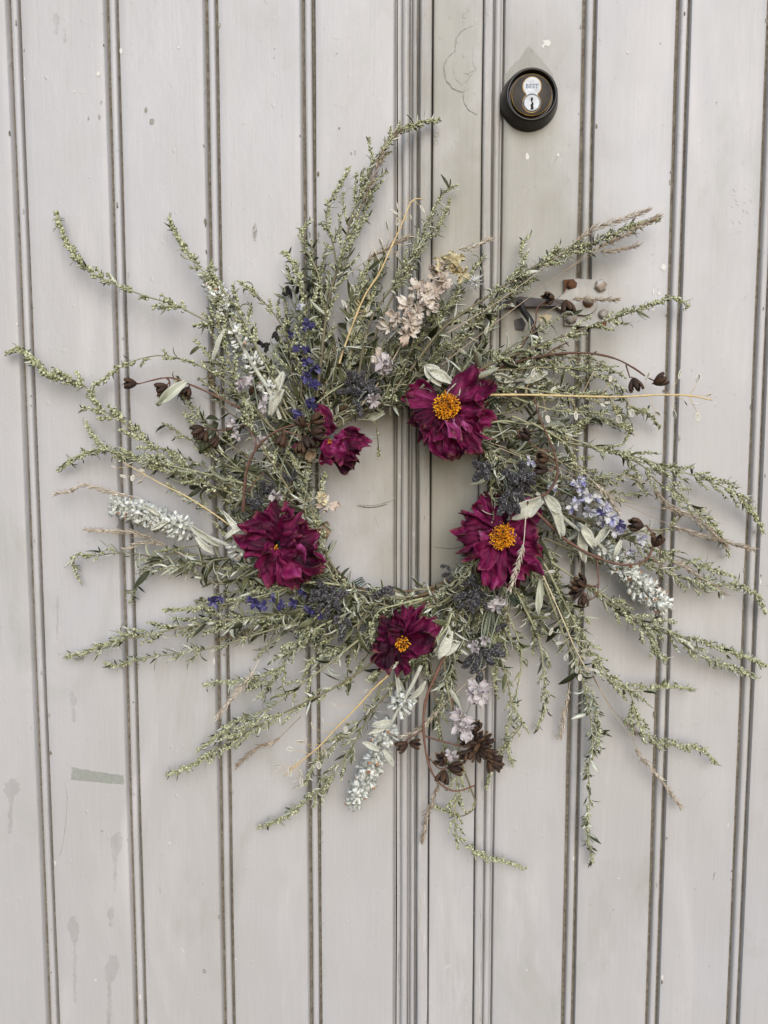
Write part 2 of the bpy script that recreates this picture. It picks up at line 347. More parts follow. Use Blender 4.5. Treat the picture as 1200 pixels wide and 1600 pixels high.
def tube(mb, path, r0, r1, sides=6, mat=0, var=0.5, cap=True, rfun=None):
    n = len(path); V = []; fr = None
    for i in range(n):
        t = unit(path[min(i + 1, n - 1)] - path[max(i - 1, 0)])
        if fr is None: u, v = perp(t)
        else:
            u = unit(fr - t * np.dot(fr, t)); v = np.cross(t, u)
        fr = u; k = i / max(1, n - 1)
        r = rfun(k) if rfun else r0 + (r1 - r0) * k
        for j in range(sides):
            a = 2 * math.pi * j / sides
            V.append(path[i] + (u * math.cos(a) + v * math.sin(a)) * r)
    Fc = [(i * sides + j, i * sides + (j + 1) % sides, (i + 1) * sides + (j + 1) % sides, (i + 1) * sides + j) for i in range(n - 1) for j in range(sides)]
    if cap: Fc += [tuple(range(sides - 1, -1, -1)), tuple((n - 1) * sides + j for j in range(sides))]
    mb.add(V, Fc, mat, var)
def sheet(mb, G, thick, mt=0, mbk=0, var=0.5, var_b=None, mr=None):
    """closed thin solid from a grid G[nu][nv] of points: front faces slot mt, back faces slot mbk"""
    G = np.array(G); nu, nv = G.shape[:2]
    du = np.gradient(G, axis=0); dv = np.gradient(G, axis=1)
    N = np.cross(du, dv); N /= (np.linalg.norm(N, axis=2, keepdims=True) + 1e-12)
    A = (G + N * thick / 2).reshape(-1, 3); B = (G - N * thick / 2).reshape(-1, 3)
    k = nu * nv; idx = lambda i, j: i * nv + j
    Fc, Mi = [], []
    for i in range(nu - 1):
        for j in range(nv - 1):
            q = (idx(i, j), idx(i + 1, j), idx(i + 1, j + 1), idx(i, j + 1))
            Fc.append(q); Mi.append(mt); Fc.append(tuple(x + k for x in q[::-1])); Mi.append(mbk)
    rim = [idx(i, 0) for i in range(nu)] + [idx(nu - 1, j) for j in range(1, nv)] + [idx(i, nv - 1) for i in range(nu - 2, -1, -1)] + [idx(0, j) for j in range(nv - 2, 0, -1)]
    for a, b in zip(rim, rim[1:] + rim[:1]): Fc.append((b, a, a + k, b + k)); Mi.append(mbk if mr is None else mr)
    va = [var] * k if isinstance(var, (int, float)) else list(np.array(var).ravel())
    vb = va if var_b is None else [var_b] * k
    o = rnd(0, 50); lay = [(2 * j / (nv - 1) - 1, i / (nu - 1), o) for i in range(nu) for j in range(nv)]
    mb.add(np.concatenate([A, B]), Fc, Mi, va + vb, lay * 2)
def leaf(mb, base, d, up, L, W, curl=0.6, fold=0.35, twist=0.0, n=6, mt=0, mbk=1, var=0.5, thick=0.00035, blunt=0.85, wave=0.0):
    d = unit(d); side = unit(np.cross(d, up)); up = np.cross(side, d)
    p = np.array(base, float); G = []
    ph = rnd(0, 6)
    for i in range(n + 1):
        u = i / n
        wd = W * 0.5 * max(0.04, math.sin(math.pi * min(1, (0.06 + 0.94 * u)) ** blunt)) ** 0.9
        tw = twist * u
        s2 = side * math.cos(tw) + up * math.sin(tw); u2 = np.cross(s2, d)
        wv = wave * W * math.sin(u * 9 + ph)
        G.append([p + s2 * wd + u2 * (wd * fold - wv), p, p - s2 * wd + u2 * (wd * fold + wv)])
        a = -curl / n
        d, up = d * math.cos(a) + up * math.sin(a), up * math.cos(a) - d * math.sin(a)
        p = p + d * (L / n)
    sheet(mb, G, thick, mt, mbk, var)
def clampy(p, lim=-0.0035):
    if p[1] > lim: p[1] = lim - abs(rnd(0, .001))
    return p
def wpath(px, d0, d1, bow=0.0, step=0.003):
    """photo polyline base -> tip, standing off the door from d0 to d1 metres"""
    n = len(px); pts = []
    for i, p in enumerate(px):
        t = i / (n - 1); dd = d0 + (d1 - d0) * t + bow * 4 * t * (1 - t)
        if len(p) > 2: dd = p[2]
        pts.append(np.array(at(p[0], p[1], max(0.004, dd))))
    return smooth_path(pts, step)

# ================================================================== THE DOORS
ZB, ZT = 0.55, 2.45
def extrude(name, prof, mat, parent, nz=70, wob=0.00025, closed=False, tint=None):
    """vertical run of a moulded profile [(x, y)], x in metres, y behind the face; gently uneven like old timber"""
    k = len(prof); mb = MB(); ph = [rnd(0, 6) for _ in range(6)]
    V = []
    for i in range(nz + 1):
        z = ZB + (ZT - ZB) * i / nz
        for j, (x, y) in enumerate(prof):
            dx = wob * (math.sin(z * 9 + ph[0]) + .6 * math.sin(z * 23 + ph[1] + x * 40)) * 0.8
            dy = wob * .45 * (math.sin(z * 7 + ph[2] + x * 30) + .5 * math.sin(z * 31 + ph[3] + x * 90))
            V.append((x + dx, y + dy, z))
    Fc = [(i * k + j, i * k + j + 1, (i + 1) * k + j + 1, (i + 1) * k + j) for i in range(nz) for j in range(k - 1)]
    Fc += [tuple(range(k)), tuple(nz * k + j for j in range(k - 1, -1, -1))]
    mb.add(V, Fc)
    o = mb.build(name, mat, parent)
    o.data.polygons.foreach_set('use_smooth', [True] * len(o.data.polygons))
    md = o.modifiers.new('crisp', 'EDGE_SPLIT'); md.split_angle = R(38)
    return o
mm = 0.001
def arc(x0, x1, ybase, ytop, n=9, pw=0.8):
    out = []
    for i in range(n + 1):
        a = math.pi * i / n
        out.append(((x0 + x1) / 2 - (x1 - x0) / 2 * math.cos(a), ybase + (ytop - ybase) * math.sin(a) ** pw))
    return out
def board(parent, xa, xb, bead=True, last=False):
    g = 0.35 * mm
    if bead:
        x0 = xa + 8.9 * mm
        prof = [(x0, 22 * mm), (x0, 8.5 * mm), (x0 + 2.7 * mm, 8.5 * mm), (x0 + 3.1 * mm, 1.3 * mm), (x0 + 3.5 * mm, .3 * mm), (x0 + 4.2 * mm, 0)]
    else:
        prof = [(xa + g, 22 * mm), (xa + g, 6 * mm), (xa + 1.2 * mm, .8 * mm), (xa + 2.4 * mm, 0)]
    nf = 12; x1 = prof[-1][0]; x2 = xb - 5.6 * mm
    prof += [(x1 + (x2 - x1) * i / nf, 0) for i in range(1, nf)]
    prof += [(x2, 0), (xb - 4.8 * mm, .3 * mm), (xb - 4.1 * mm, 1.0 * mm), (xb - 2.4 * mm, 6.0 * mm), (xb - 1.9 * mm, 11 * mm), (xb - g - .2 * mm, 11.4 * mm), (xb - g, 22 * mm)]
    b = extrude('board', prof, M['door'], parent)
    if bead:                                    # dirt and old paint packed into the joint and the quirk
        for (c0, w0, y0) in ((xa - .6 * mm, 3.4 * mm, 6.2 * mm), (xa + 10.2 * mm, 2.6 * mm, 5.4 * mm)):
            q = MB(); nz = 220; V = []
            for i in range(nz + 1):
                z = ZB + .02 + (ZT - ZB - .04) * i / nz
                for k in (-1, 0, 1): V.append((c0 + k * w0 * .5, y0 + rnd(-.9, .9) * mm + (.6 * mm if k else 0), z + rnd(-2, 2) * mm * (0 < i < nz)))
            q.add(V, [(i * 3 + j, i * 3 + j + 1, i * 3 + j + 4, i * 3 + j + 3) for i in range(nz) for j in (0, 1)])
            q.build('packed_dirt', M['grime'], b)
    if bead:
        bp = [(xa + g, 21 * mm), (xa + g, 11.5 * mm), (xa + .7 * mm, 11.4 * mm), (xa + .9 * mm, 5 * mm)] + arc(xa + 1.2 * mm, xa + 8.3 * mm, 4.2 * mm, .2 * mm, 10, .6) + [(xa + 8.5 * mm, 5 * mm), (xa + 8.7 * mm, 8.6 * mm), (xa + 8.75 * mm, 21 * mm)]
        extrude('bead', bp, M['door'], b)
    return b
left_door = empty('door_leaf'); right_door = empty('door_leaf')
tag(left_door, 'pale grey beadboard door leaf left of the wide centre moulding', 'door')
tag(right_door, 'pale grey beadboard door leaf carrying the black lock', 'door')
left_door.location = (0, 0, 0)
boards = {}
JL = [-252, -101, 45.5, 190.5, 337, 481]
for a, b_ in zip(JL, JL[1:] + [620.5]): boards[a] = board(left_door, X(a), X(b_))
JR = [899, 1038.5, 1173, 1308, 1446]
boards[777] = board(right_door, X(778), X(899), bead=False)
for a, b_ in zip(JR, JR[1:] + [1580]): boards[a] = board(right_door, X(a), X(b_))
# moulding that covers the left leaf's closing edge: bead, small bead, broad nosing
x = X
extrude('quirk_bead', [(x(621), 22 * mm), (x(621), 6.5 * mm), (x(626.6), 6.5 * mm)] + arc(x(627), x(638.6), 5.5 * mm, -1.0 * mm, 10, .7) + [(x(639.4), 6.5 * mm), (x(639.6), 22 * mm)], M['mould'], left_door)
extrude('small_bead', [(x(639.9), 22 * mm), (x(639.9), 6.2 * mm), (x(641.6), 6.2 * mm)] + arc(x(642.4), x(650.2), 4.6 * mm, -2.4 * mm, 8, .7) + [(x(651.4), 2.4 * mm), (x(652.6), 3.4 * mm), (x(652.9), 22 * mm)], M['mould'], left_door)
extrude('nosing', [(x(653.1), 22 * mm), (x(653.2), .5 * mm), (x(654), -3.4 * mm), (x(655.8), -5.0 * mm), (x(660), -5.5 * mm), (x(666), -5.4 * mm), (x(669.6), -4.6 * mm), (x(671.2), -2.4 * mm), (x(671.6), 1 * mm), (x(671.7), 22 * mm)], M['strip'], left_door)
# the right leaf: flat meeting board, then its own moulding
nf = 10; xa, xb = x(673.4), x(746.6)
mb_prof = [(xa, 22 * mm), (xa, 2 * mm), (xa + .5 * mm, -.6 * mm), (xa + 1.6 * mm, -1.2 * mm)] + [(xa + 2 * mm + (xb - xa - 4 * mm) * i / nf, -1.3 * mm) for i in range(nf + 1)] + [(xb - 1.4 * mm, -1.2 * mm), (xb - .4 * mm, -.4 * mm), (xb, 2 * mm), (xb, 22 * mm)]
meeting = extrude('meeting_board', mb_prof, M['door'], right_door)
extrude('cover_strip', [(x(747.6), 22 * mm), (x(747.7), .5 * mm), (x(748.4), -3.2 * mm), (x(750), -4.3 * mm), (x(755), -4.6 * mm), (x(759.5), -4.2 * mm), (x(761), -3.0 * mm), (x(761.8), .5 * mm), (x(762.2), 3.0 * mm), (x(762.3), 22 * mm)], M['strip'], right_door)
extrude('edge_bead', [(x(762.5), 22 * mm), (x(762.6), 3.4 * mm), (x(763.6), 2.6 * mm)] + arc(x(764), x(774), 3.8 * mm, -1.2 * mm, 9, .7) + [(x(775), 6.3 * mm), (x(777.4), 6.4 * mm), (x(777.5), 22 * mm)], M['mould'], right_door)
bk = MB(); zz = (ZB + .01, ZT - .01)
for nm, par, a, b_ in (('back_panel', left_door, -250, 672), ('back_panel', right_door, 674, 1578)):
    q = MB(); x0, x1 = X(a), X(b_); y0, y1 = 23 * mm, 40 * mm
    q.add([(x0, y0, zz[0]), (x1, y0, zz[0]), (x1, y1, zz[0]), (x0, y1, zz[0]), (x0, y0, zz[1]), (x1, y0, zz[1]), (x1, y1, zz[1]), (x0, y1, zz[1])],
          [(0, 1, 5, 4), (1, 2, 6, 5), (2, 3, 7, 6), (3, 0, 4, 7), (4, 5, 6, 7), (3, 2, 1, 0)])
    q.build(nm, M['back'], par, smooth=False)

# ---- marks on the paint: thin films and ridges that belong to their boards
def film(name, poly, mat, parent, lift=0.5 * mm, rough=1.2, base=0.0):
    P = []
    n = len(poly)
    for i in range(n):
        a, b_ = poly[i], poly[(i + 1) % n]
        L = math.hypot(b_[0] - a[0], b_[1] - a[1]); k = max(1, int(L / 3))
        for j in range(k):
            t = j / k; P.append((a[0] + (b_[0] - a[0]) * t + rnd(-rough, rough) * .5, a[1] + (b_[1] - a[1]) * t + rnd(-rough, rough) * .5))
    top = [at(p[0], p[1], base + lift) for p in P]; bot = [at(p[0], p[1], base + .05 * mm) for p in P]
    k = len(P); mb = MB()
    mb.add(top + bot, [tuple(range(k))] + [(i, i + k, (i + 1) % k + k, (i + 1) % k) for i in range(k)])
    o = mb.build(name, mat, parent, smooth=False); return o
B1, B2, B3, B4, B5 = boards[-101], boards[45.5], boards[190.5], boards[337], boards[481]
film('grey_patch', [(112, 1199), (135, 1203), (165, 1208), (193, 1212), (193, 1226), (170, 1224), (140, 1221), (111, 1219)], M['tape'], B2, .6 * mm, 1.6)
def drip(cx, cy, w_, h_, tail, tw, parent, sk=0.0):
    L, Rr = [], []
    for i in range(9):
        t = i / 8; a = math.sin(math.pi * (0.1 + .75 * t)) * w_ / 2 * (1 - .45 * t) * rnd(.75, 1.2)
        L.append((cx - a + sk * t * h_, cy + h_ * t)); Rr.append((cx + a + sk * t * h_, cy + h_ * t))
    for i in range(1, 5):
        t = i / 4; L.append((cx - tw / 2 + sk * h_, cy + h_ + tail * t)); Rr.append((cx + tw / 2 + sk * h_, cy + h_ + tail * t))
    film('drip_stain', L + Rr[::-1], M['drip'], parent, .4 * mm, 3.2)
drip(20, 1217, 32, 32, 55, 5, B1, -.12); drip(113, 1102 + 330, 24, 40, 95, 5, B2, .1); drip(184, 1300, 24, 38, 58, 4, B2, -.1)
drip(178, 1492, 30, 48, 90, 6, B2, -.15); drip(113, 1080, 12, 24, 24, 5, B2, .1); drip(173, 1418, 12, 22, 8, 5, B2)
drip(88, 20, 12, 22, 12, 5, B2); drip(101, 45, 4, 14, 6, 5, B2); drip(90, 930, 5, 30, 40, 3, B2); drip(250, 1385, 4, 8, 4, 3, B3)
LK = boards[777]
film('olive_smudge', [(826, 71), (838, 84), (850, 98), (862, 112), (872, 140), (870, 165), (850, 190), (800, 190), (788, 165), (786, 150), (788, 118), (800, 104), (812, 92)], M['smudge'], LK, .4 * mm, 2.0)
def chips(parent, spots, mat):
    for (cx, cy, r, el) in spots:
        n = 9; film('paint_chip', [(cx + r * rnd(.6, 1.25) * math.cos(6.283 * i / n), cy + el * r * rnd(.6, 1.25) * math.sin(6.283 * i / n)) for i in range(n)], mat, parent, .45 * mm, .6)
chips(boards[899], [(1037, 417, 4.5, 1.2), (1030, 459, 2.6, 1), (1021, 455, 2.0, 2.2), (1021, 484, 2.2, 1.3), (1012, 1100, 1.6, 1.2), (967, 1372, 1.5, 1), (981, 82, 1.6, 1.2)], M['chip_pale'])
chips(boards[1038.5], [(1116, 1367, 1.3, 1.5), (1086, 1389, 1.0, 1), (1108, 1510, 1.2, 1), (1120, 160, 1.0, 1)], M['chip_dark'])
chips(B3, [(237, 190, 4.0, 1.7), (228, 172, 2.2, 2.6), (319, 1518, 3.0, 1.4)], M['chip_dark'])
chips(B4, [(398, 362, 3.4, 4.2), (428, 90, 1.3, 1), (429, 76, 1.1, 1)], M['chip_dark'])
chips(B2, [(71, 122, 1.3, 1), (155, 182, 2.2, 2.2), (158, 160, 1.6, 2), (138, 185, 1.4, 2), (159, 1298, 2.4, 1), (158, 1162, 1.4, 1.2)], M['chip_dark'])
chips(B2, [(116, 143, 1.6, 1.2), (128, 145, 1.0, 1), (154, 116, 2.6, 1.8), (149, 1531, 2.4, .5)], M['chip_pale'])
chips(B3, [(189, 80, 2.2, 2.6), (279, 74, 1.8, 1), (265, 1317, 1.3, 1.6), (218, 128, 1.2, 1)], M['chip_pale'])
chips(B5, [(527, 83, 1.2, 1), (593, 1335, 1.2, 1.6), (549, 240, 1.2, 2), (555, 238, 1.6, 2.2), (530, 200, 1.5, 1.6)], M['chip_dark'])
chips(LK, [(872, 242, 2.0, 1.2), (824, 245, 2.4, 2.2), (823, 1516, 1.3, 1)], M['chip_pale'])
film('paint_chip', [(842, 491), (848, 494), (853, 491), (862, 493), (861, 499), (855, 502), (848, 500), (846, 504), (842, 500)], M['chip_cream'], LK, .4 * mm, 1.0)
def ridge(name, px, parent, r=.6, base=0.0, mat='door', sink=.35):
    pts = [np.array(at(p[0] + rnd(-.5, .5), p[1] + rnd(-.5, .5), base)) for p in px]
    path, L = smooth_path(pts, .0022)
    ph = rnd(0, 6); mb = MB()
    tube(mb, path, 0, 0, 6, rfun=lambda k: mm * r * (.55 + .45 * math.sin(k * 23 + ph) ** 2) * (1 - .7 * abs(2 * k - 1) ** 6))
    mb.build(name, M[mat], parent)
for lift, poly in ((.55, [(748, 37), (735, 42), (722, 49), (714, 60), (711, 80), (716, 108), (730, 116), (744, 108), (746, 60)]), (.95, [(744, 60), (739, 72), (738, 98), (743, 108), (745, 90)]),
                   (.75, [(714, 78), (701, 89), (694, 104), (697, 124), (708, 138), (724, 144), (735, 138), (728, 118), (719, 96)]), (1.05, [(713, 90), (708, 106), (712, 124), (722, 133), (729, 126), (722, 108)]),
                   (.5, [(745, 111), (737, 116), (727, 134), (724, 154), (732, 171), (745, 179), (746, 150)])):
    film('paint_patch', poly, M['door'], meeting, lift * mm, 1.6, 1.25 * mm)
for px in ([(748, 37), (735, 42), (722, 49), (714, 60), (711, 80), (714, 92)], [(714, 78), (701, 89), (694, 104), (697, 124), (708, 138), (722, 145)],
           [(713, 87), (708, 104), (712, 122), (722, 134), (734, 142)], [(745, 111), (737, 116), (727, 134), (724, 154), (732, 171), (746, 180)]):
    ridge('paint_ridge', px, meeting, 1.1, 1.3 * mm)
for cx, cy, r in ((726, 25, 4.4), (744, 31, 4.2), (702, 28, 2.6), (722, 1540, 7.5), (682, 210, 4.5), (681, 222, 4.0)):
    ridge('paint_ridge', [(cx + r * .8 * math.cos(a), cy + r * math.sin(a)) for a in [i * .7 for i in range(10)]], meeting, .5, 1.25 * mm)
ridge('paint_crack', [(558, 787), (572, 789), (585, 789), (598, 786), (612, 782), (619, 777)], B5, 1.0)
ridge('paint_crack', [(556, 790), (575, 793), (590, 792), (606, 787)], B5, .85, 0, 'grime')
ridge('paint_crack', [(676, 854), (690, 855), (705, 856), (720, 854), (738, 853), (745, 852)], meeting, 1.1, 1.3 * mm)
ridge('paint_crack', [(676, 1447), (692, 1444), (708, 1436), (725, 1430), (744, 1427)], meeting, .6, 1.25 * mm)
ridge('paint_scratch', [(586, 805), (592, 826)], B5, .3, 0, 'chip_dark'); ridge('paint_scratch', [(513, 58), (533, 63)], B5, .35, 0)
ridge('paint_scratch', [(225, 493), (238, 501)], B3, .4); ridge('paint_scratch', [(281, 1480), (290, 1489)], B3, .35, 0, 'chip_pale')
ridge('paint_scratch', [(44, 240), (60, 250), (85, 268)], B2, .3); ridge('paint_scratch', [(101, 1220), (105, 1255), (98, 1320), (87, 1350)], B2, .3, 0, 'chip_dark')
ridge('paint_scratch', [(1105, 1237), (1088, 1258)], boards[1038.5], .3); ridge('paint_scratch', [(1117, 1362), (1114, 1376)], boards[1038.5], .4, 0, 'chip_dark')
for i in range(14):
    cx, cy = rnd(1140, 1178), rnd(290, 350); ridge('paint_ridge', [(cx, cy), (cx + rnd(2, 7), cy + rnd(2, 8))], boards[1038.5], .35)
for i in range(10):
    cx, cy = rnd(858, 880), rnd(236, 262); ridge('paint_scratch', [(cx, cy), (cx - rnd(3, 9), cy + rnd(6, 14))], LK, .25, 0, 'chip_dark' if i % 2 else 'door')
def edge_chips(px0, parent, n):
    """little losses of paint along the edges of a joint"""
    for _ in range(n):
        zpy = rnd(20, 1580); e = random.choice((-6.8, -7.4, 19.2, 20.0, 6.5, 9.0)); p0 = X(px0) + e * PX; z0 = at(600, zpy).z; r = rnd(.5, 1.5) * mm; h = r * rnd(1, 3.5); m = 8
        on_bead = 0 < e < 12; y = (.15 if on_bead else -.30) * mm
        P = [(p0 + r * rnd(.5, 1.2) * math.cos(6.283 * i / m), z0 + h * rnd(.6, 1.2) * math.sin(6.283 * i / m)) for i in range(m)]
        q = MB(); q.add([(a, y - .25 * mm, c) for a, c in P] + [(a, y + .8 * mm, c) for a, c in P], [tuple(range(m))] + [(i, i + m, (i + 1) % m + m, (i + 1) % m) for i in range(m)])
        q.build('paint_chip', M[random.choice(('chip_dark', 'chip_dark', 'chip_pale', 'grime'))], parent, smooth=False)
for j_ in (45.5, 190.5, 337, 481, 899, 1038.5, 1173): edge_chips(j_, boards[j_], 16)
film('paint_chip', [(848, 63), (856, 62), (861, 66), (858, 72), (851, 71), (849, 76), (846, 72), (850, 68)], M['chip_pale'], LK, .5 * mm, 1)

# ================================================================== THE LOCK
def lathe(mb, cx, cz, prof, n=64, mat=0, var=.5):
    V = [(cx + r * math.cos(6.28318 * j / n), y, cz + r * math.sin(6.28318 * j / n)) for (r, y) in prof for j in range(n)]
    k = len(prof)
    Fc = [(i * n + j, i * n + (j + 1) % n, (i + 1) * n + (j + 1) % n, (i + 1) * n + j) for i in range(k - 1) for j in range(n)]
    Fc.append(tuple((k - 1) * n + j for j in range(n)))
    mb.add(V, Fc, mat, var)
def sharp(o, ang=30):
    md = o.modifiers.new('crisp', 'EDGE_SPLIT'); md.split_angle = R(ang)
lc = at(826, 159.5); lx, lz = lc.x, lc.z
lock = empty('deadbolt_lock'); lock.location = (0, 0, 0)
tag(lock, 'round black deadbolt lock with a silver keyhole core at the top right', 'lock')
mb = MB(); lathe(mb, lx, lz, [(30.6 * mm, .4 * mm), (30.8 * mm, -1.5 * mm), (30.2 * mm, -4 * mm), (28.6 * mm, -11 * mm), (27.4 * mm, -16 * mm), (26.9 * mm, -17.6 * mm), (26.0 * mm, -18.6 * mm), (24.8 * mm, -18.7 * mm), (24.0 * mm, -18.0 * mm), (23.6 * mm, -16.6 * mm), (22.8 * mm, -13.5 * mm), (20.9 * mm, -13.5 * mm)])
sharp(mb.build('housing', M['bronze'], lock), 50)
mb = MB(); lathe(mb, lx, lz, [(21.4 * mm, -12 * mm), (21.4 * mm, -16.2 * mm), (21.0 * mm, -16.9 * mm), (20.2 * mm, -17.1 * mm)]); 
ed = mb.build('brass_edge', M['brass'], lock); sharp(ed)
mb = MB(); lathe(mb, lx, lz, [(20.5 * mm, -13 * mm), (20.5 * mm, -17.25 * mm), (20.0 * mm, -17.5 * mm)])
face = mb.build('face_plate', M['bronze_face'], lock); sharp(face)
def lens8(cx, cz, r, dz, y0, y1, n=28):
    """figure-eight plate: two round discs joined by a waist"""
    m = MB()
    lathe(m, cx, cz + dz / 2, [(r, y0), (r, y1)], 40); lathe(m, cx, cz - dz / 2, [(r, y0), (r, y1)], 40)
    h, q, e = r * .62, r * .6, .02 * mm
    m.add([(cx - h, y1 + e, cz - q), (cx + h, y1 + e, cz - q), (cx + h, y1 + e, cz + q), (cx - h, y1 + e, cz + q), (cx - h, y0, cz - q), (cx + h, y0, cz - q), (cx + h, y0, cz + q), (cx - h, y0, cz + q)], [(0, 1, 2, 3), (0, 4, 5, 1), (1, 5, 6, 2), (2, 6, 7, 3), (3, 7, 4, 0)])
    return m
cc = at(830, 147.3, .0175); fx, fz = lx + .1 * mm, lz - .1 * mm
r8 = 9.1 * mm; dz8 = 16.4 * mm
o = lens8(fx, fz, r8 + .8 * mm, dz8, -15 * mm, -17.62 * mm).build('core_border', M['brass'], face, smooth=False)
core = lens8(fx, fz, r8, dz8, -15 * mm, -17.9 * mm).build('core', M['steel'], lock, smooth=False)
mb = MB(); lathe(mb, fx, fz - dz8 / 2, [(8.6 * mm, -17 * mm), (8.6 * mm, -18.3 * mm), (8.2 * mm, -18.5 * mm), (7.7 * mm, -18.2 * mm), (7.5 * mm, -18.2 * mm)], 40)
sharp(mb.build('key_plug', M['steel'], core), 35)
mb = MB(); lathe(mb, fx, fz - dz8 / 2, [(9.0 * mm, -17.5 * mm), (9.0 * mm, -18.0 * mm), (8.55 * mm, -18.0 * mm)], 40)
mb.build('plug_gap', M['black'], core, smooth=False)
kz = fz - dz8 / 2; kp = [(-1.0, 5.0), (.9, 5.2), (1.0, 2.6), (.3, 1.8), (.6, .6), (1.5, .2), (1.7, -2.0), (1.2, -3.2), (1.7, -4.4), (1.8, -7.0), (-1.3, -7.0), (-1.2, -5.6), (-.8, -4.4), (-1.4, -3.2), (-1.2, -1.8), (-.3, -1.0), (-.2, .4), (-1.0, 1.2), (-1.3, 3.0)]
mb = MB(); k = len(kp)
mb.add([(fx + a * mm, -18.4 * mm, kz + b_ * mm) for a, b_ in kp] + [(fx + a * mm, -17 * mm, kz + b_ * mm) for a, b_ in kp], [tuple(range(k))] + [(i, i + k, (i + 1) % k + k, (i + 1) % k) for i in range(k)])
mb.build('keyhole', M['black'], core, smooth=False)
tcu = bpy.data.curves.new('lettering', 'FONT'); tcu.body = 'BEST'; tcu.size = 6.0 * mm; tcu.align_x = 'CENTER'; tcu.align_y = 'CENTER'; tcu.extrude = .12 * mm; tcu.offset = .08 * mm; tcu.space_character = 1.08
to = bpy.data.objects.new('tmp', tcu); C.objects.link(to); bpy.context.view_layer.update()
me = bpy.data.meshes.new_from_object(to.evaluated_get(bpy.context.evaluated_depsgraph_get()))
bpy.data.objects.remove(to); me.materials.clear(); me.materials.append(M['engrave'])
o = obj('lettering', me, core); o.location = (fx, -17.95 * mm, fz + dz8 / 2 - .1 * mm); o.rotation_euler = (R(90), 0, 0)
lock['label'] = 'round black deadbolt lock with a silver keyhole core at the top right'

# ================================================================== THE LATCH BEHIND THE SPRIGS
latch = empty('door_latch'); tag(latch, 'rusty paint-crusted iron latch plate with bolts behind the right sprigs', 'latch')
def slab(mb, poly, d0, d1, bev=.6, mat=0):
    n = len(poly); c = (sum(p[0] for p in poly) / n, sum(p[1] for p in poly) / n)
    def ring(k, d): return [at(c[0] + (p[0] - c[0]) * k, c[1] + (p[1] - c[1]) * k, d) for p in poly]
    V = ring(1, d0) + ring(1, d1 - bev * mm) + ring(1 - bev * .045, d1)
    Fc = [(r * n + (i + 1) % n, r * n + i, (r + 1) * n + i, (r + 1) * n + (i + 1) % n) for r in range(2) for i in range(n)] + [tuple(2 * n + i for i in range(n - 1, -1, -1))]
    mb.add(V, [f[::-1] for f in Fc], mat)
mb = MB(); slab(mb, [(881, 437), (902, 435), (930, 437), (950, 437), (951, 470), (948, 508), (925, 511), (882, 509), (880, 470)], .2 * mm, 4.0 * mm)
mb.build('plate', M['mould'], latch, smooth=False)
mb = MB(); slab(mb, [(881, 437), (897, 436), (893, 445), (885, 452), (881, 458)], 4.0 * mm, 4.4 * mm, .2); slab(mb, [(932, 503), (948, 502), (947, 509), (932, 510)], 4.0 * mm, 4.4 * mm, .2); slab(mb, [(902, 480), (922, 484), (928, 478), (924, 490), (905, 488)], 4.0 * mm, 4.5 * mm, .2)
mb.build('rust_patch', M['rust'], latch, smooth=False)
mb = MB(); pts = [(913 + 22 * math.cos(a), 470 + 23 * math.sin(a)) for a in [-1.7 + i * .24 for i in range(15)]] + [(885, 489), (870, 481), (868, 470), (878, 460), (895, 449)]
slab(mb, pts, 4.2 * mm, 8.5 * mm, .8); mb.build('hinge_tongue', M['mould'], latch, smooth=False)
mb = MB(); slab(mb, [(786, 472), (812, 463), (840, 466), (880, 468), (884, 478), (840, 479), (812, 479), (786, 482)], 5 * mm, 10 * mm, .8); mb.build('bar', M['dark_iron'], latch, smooth=False)
def bolt(px, py, r, d, mat, hexa=True):
    c = at(px, py, d); n = 6 if hexa else 14; m = MB(); V = []
    for rr, dd in ((1, 0), (1.02, 3.2), (.8, 5.4), (.4, 6.3)):
        for j in range(n): a = 6.283 * j / n + .3; V.append((c.x + r * PX * rr * math.cos(a), c.y - dd * mm, c.z + r * PX * rr * math.sin(a)))
    m.add(V, [(i * n + j, i * n + (j + 1) % n, (i + 1) * n + (j + 1) % n, (i + 1) * n + j) for i in range(3) for j in range(n)] + [tuple(3 * n + j for j in range(n))])
    o = m.build('bolt', M[mat], latch, smooth=not hexa); return o
bolt(893, 446, 8, 4 * mm, 'rust'); bolt(938, 447, 9.5, 4 * mm, 'painted_iron'); bolt(892, 497, 9.5, 4 * mm, 'painted_iron'); bolt(942, 491, 7, 4 * mm, 'painted_iron', False)
mb = MB(); c = at(919, 472, 8.5 * mm); lathe(mb, c.x, c.z, [(8.5 * PX, c.y), (8.5 * PX, c.y - 1 * mm), (7 * PX, c.y - 1.6 * mm)], 20); mb.build('washer', M['rust'], latch)
bolt(919, 470, 6.5, 9.6 * mm, 'painted_iron', False)
mb = MB(); path, _ = smooth_path([np.array(at(*p)) for p in ((812, 470, .012), (818, 486, .016), (828, 500, .022), (836, 522, .024), (841, 548, .022), (843, 575, .018), (842, 604, .012), (838, 622, .004))], .003)
tube(mb, path, 3.3 * mm, 3.0 * mm, 10); mb.build('pull_loop', M['dark_iron'], latch)
mb = MB(); slab(mb, [(804, 500), (816, 496), (822, 506), (818, 516), (806, 514)], .3 * mm, 3 * mm, .5); mb.build('keeper', M['dark_iron'], latch, smooth=False)
nail = MB(); c = at(633, 427, 1 * mm); lathe(nail, c.x, c.z, [(2.2 * mm, c.y + 2 * mm), (2.2 * mm, c.y - 8 * mm), (5 * mm, c.y - 8.5 * mm), (5 * mm, c.y - 10 * mm), (3.4 * mm, c.y - 11.2 * mm)], 16)
tag(nail.build('nail', M['rust']), 'small rusty round nail head in the centre moulding above the wreath', 'nail')

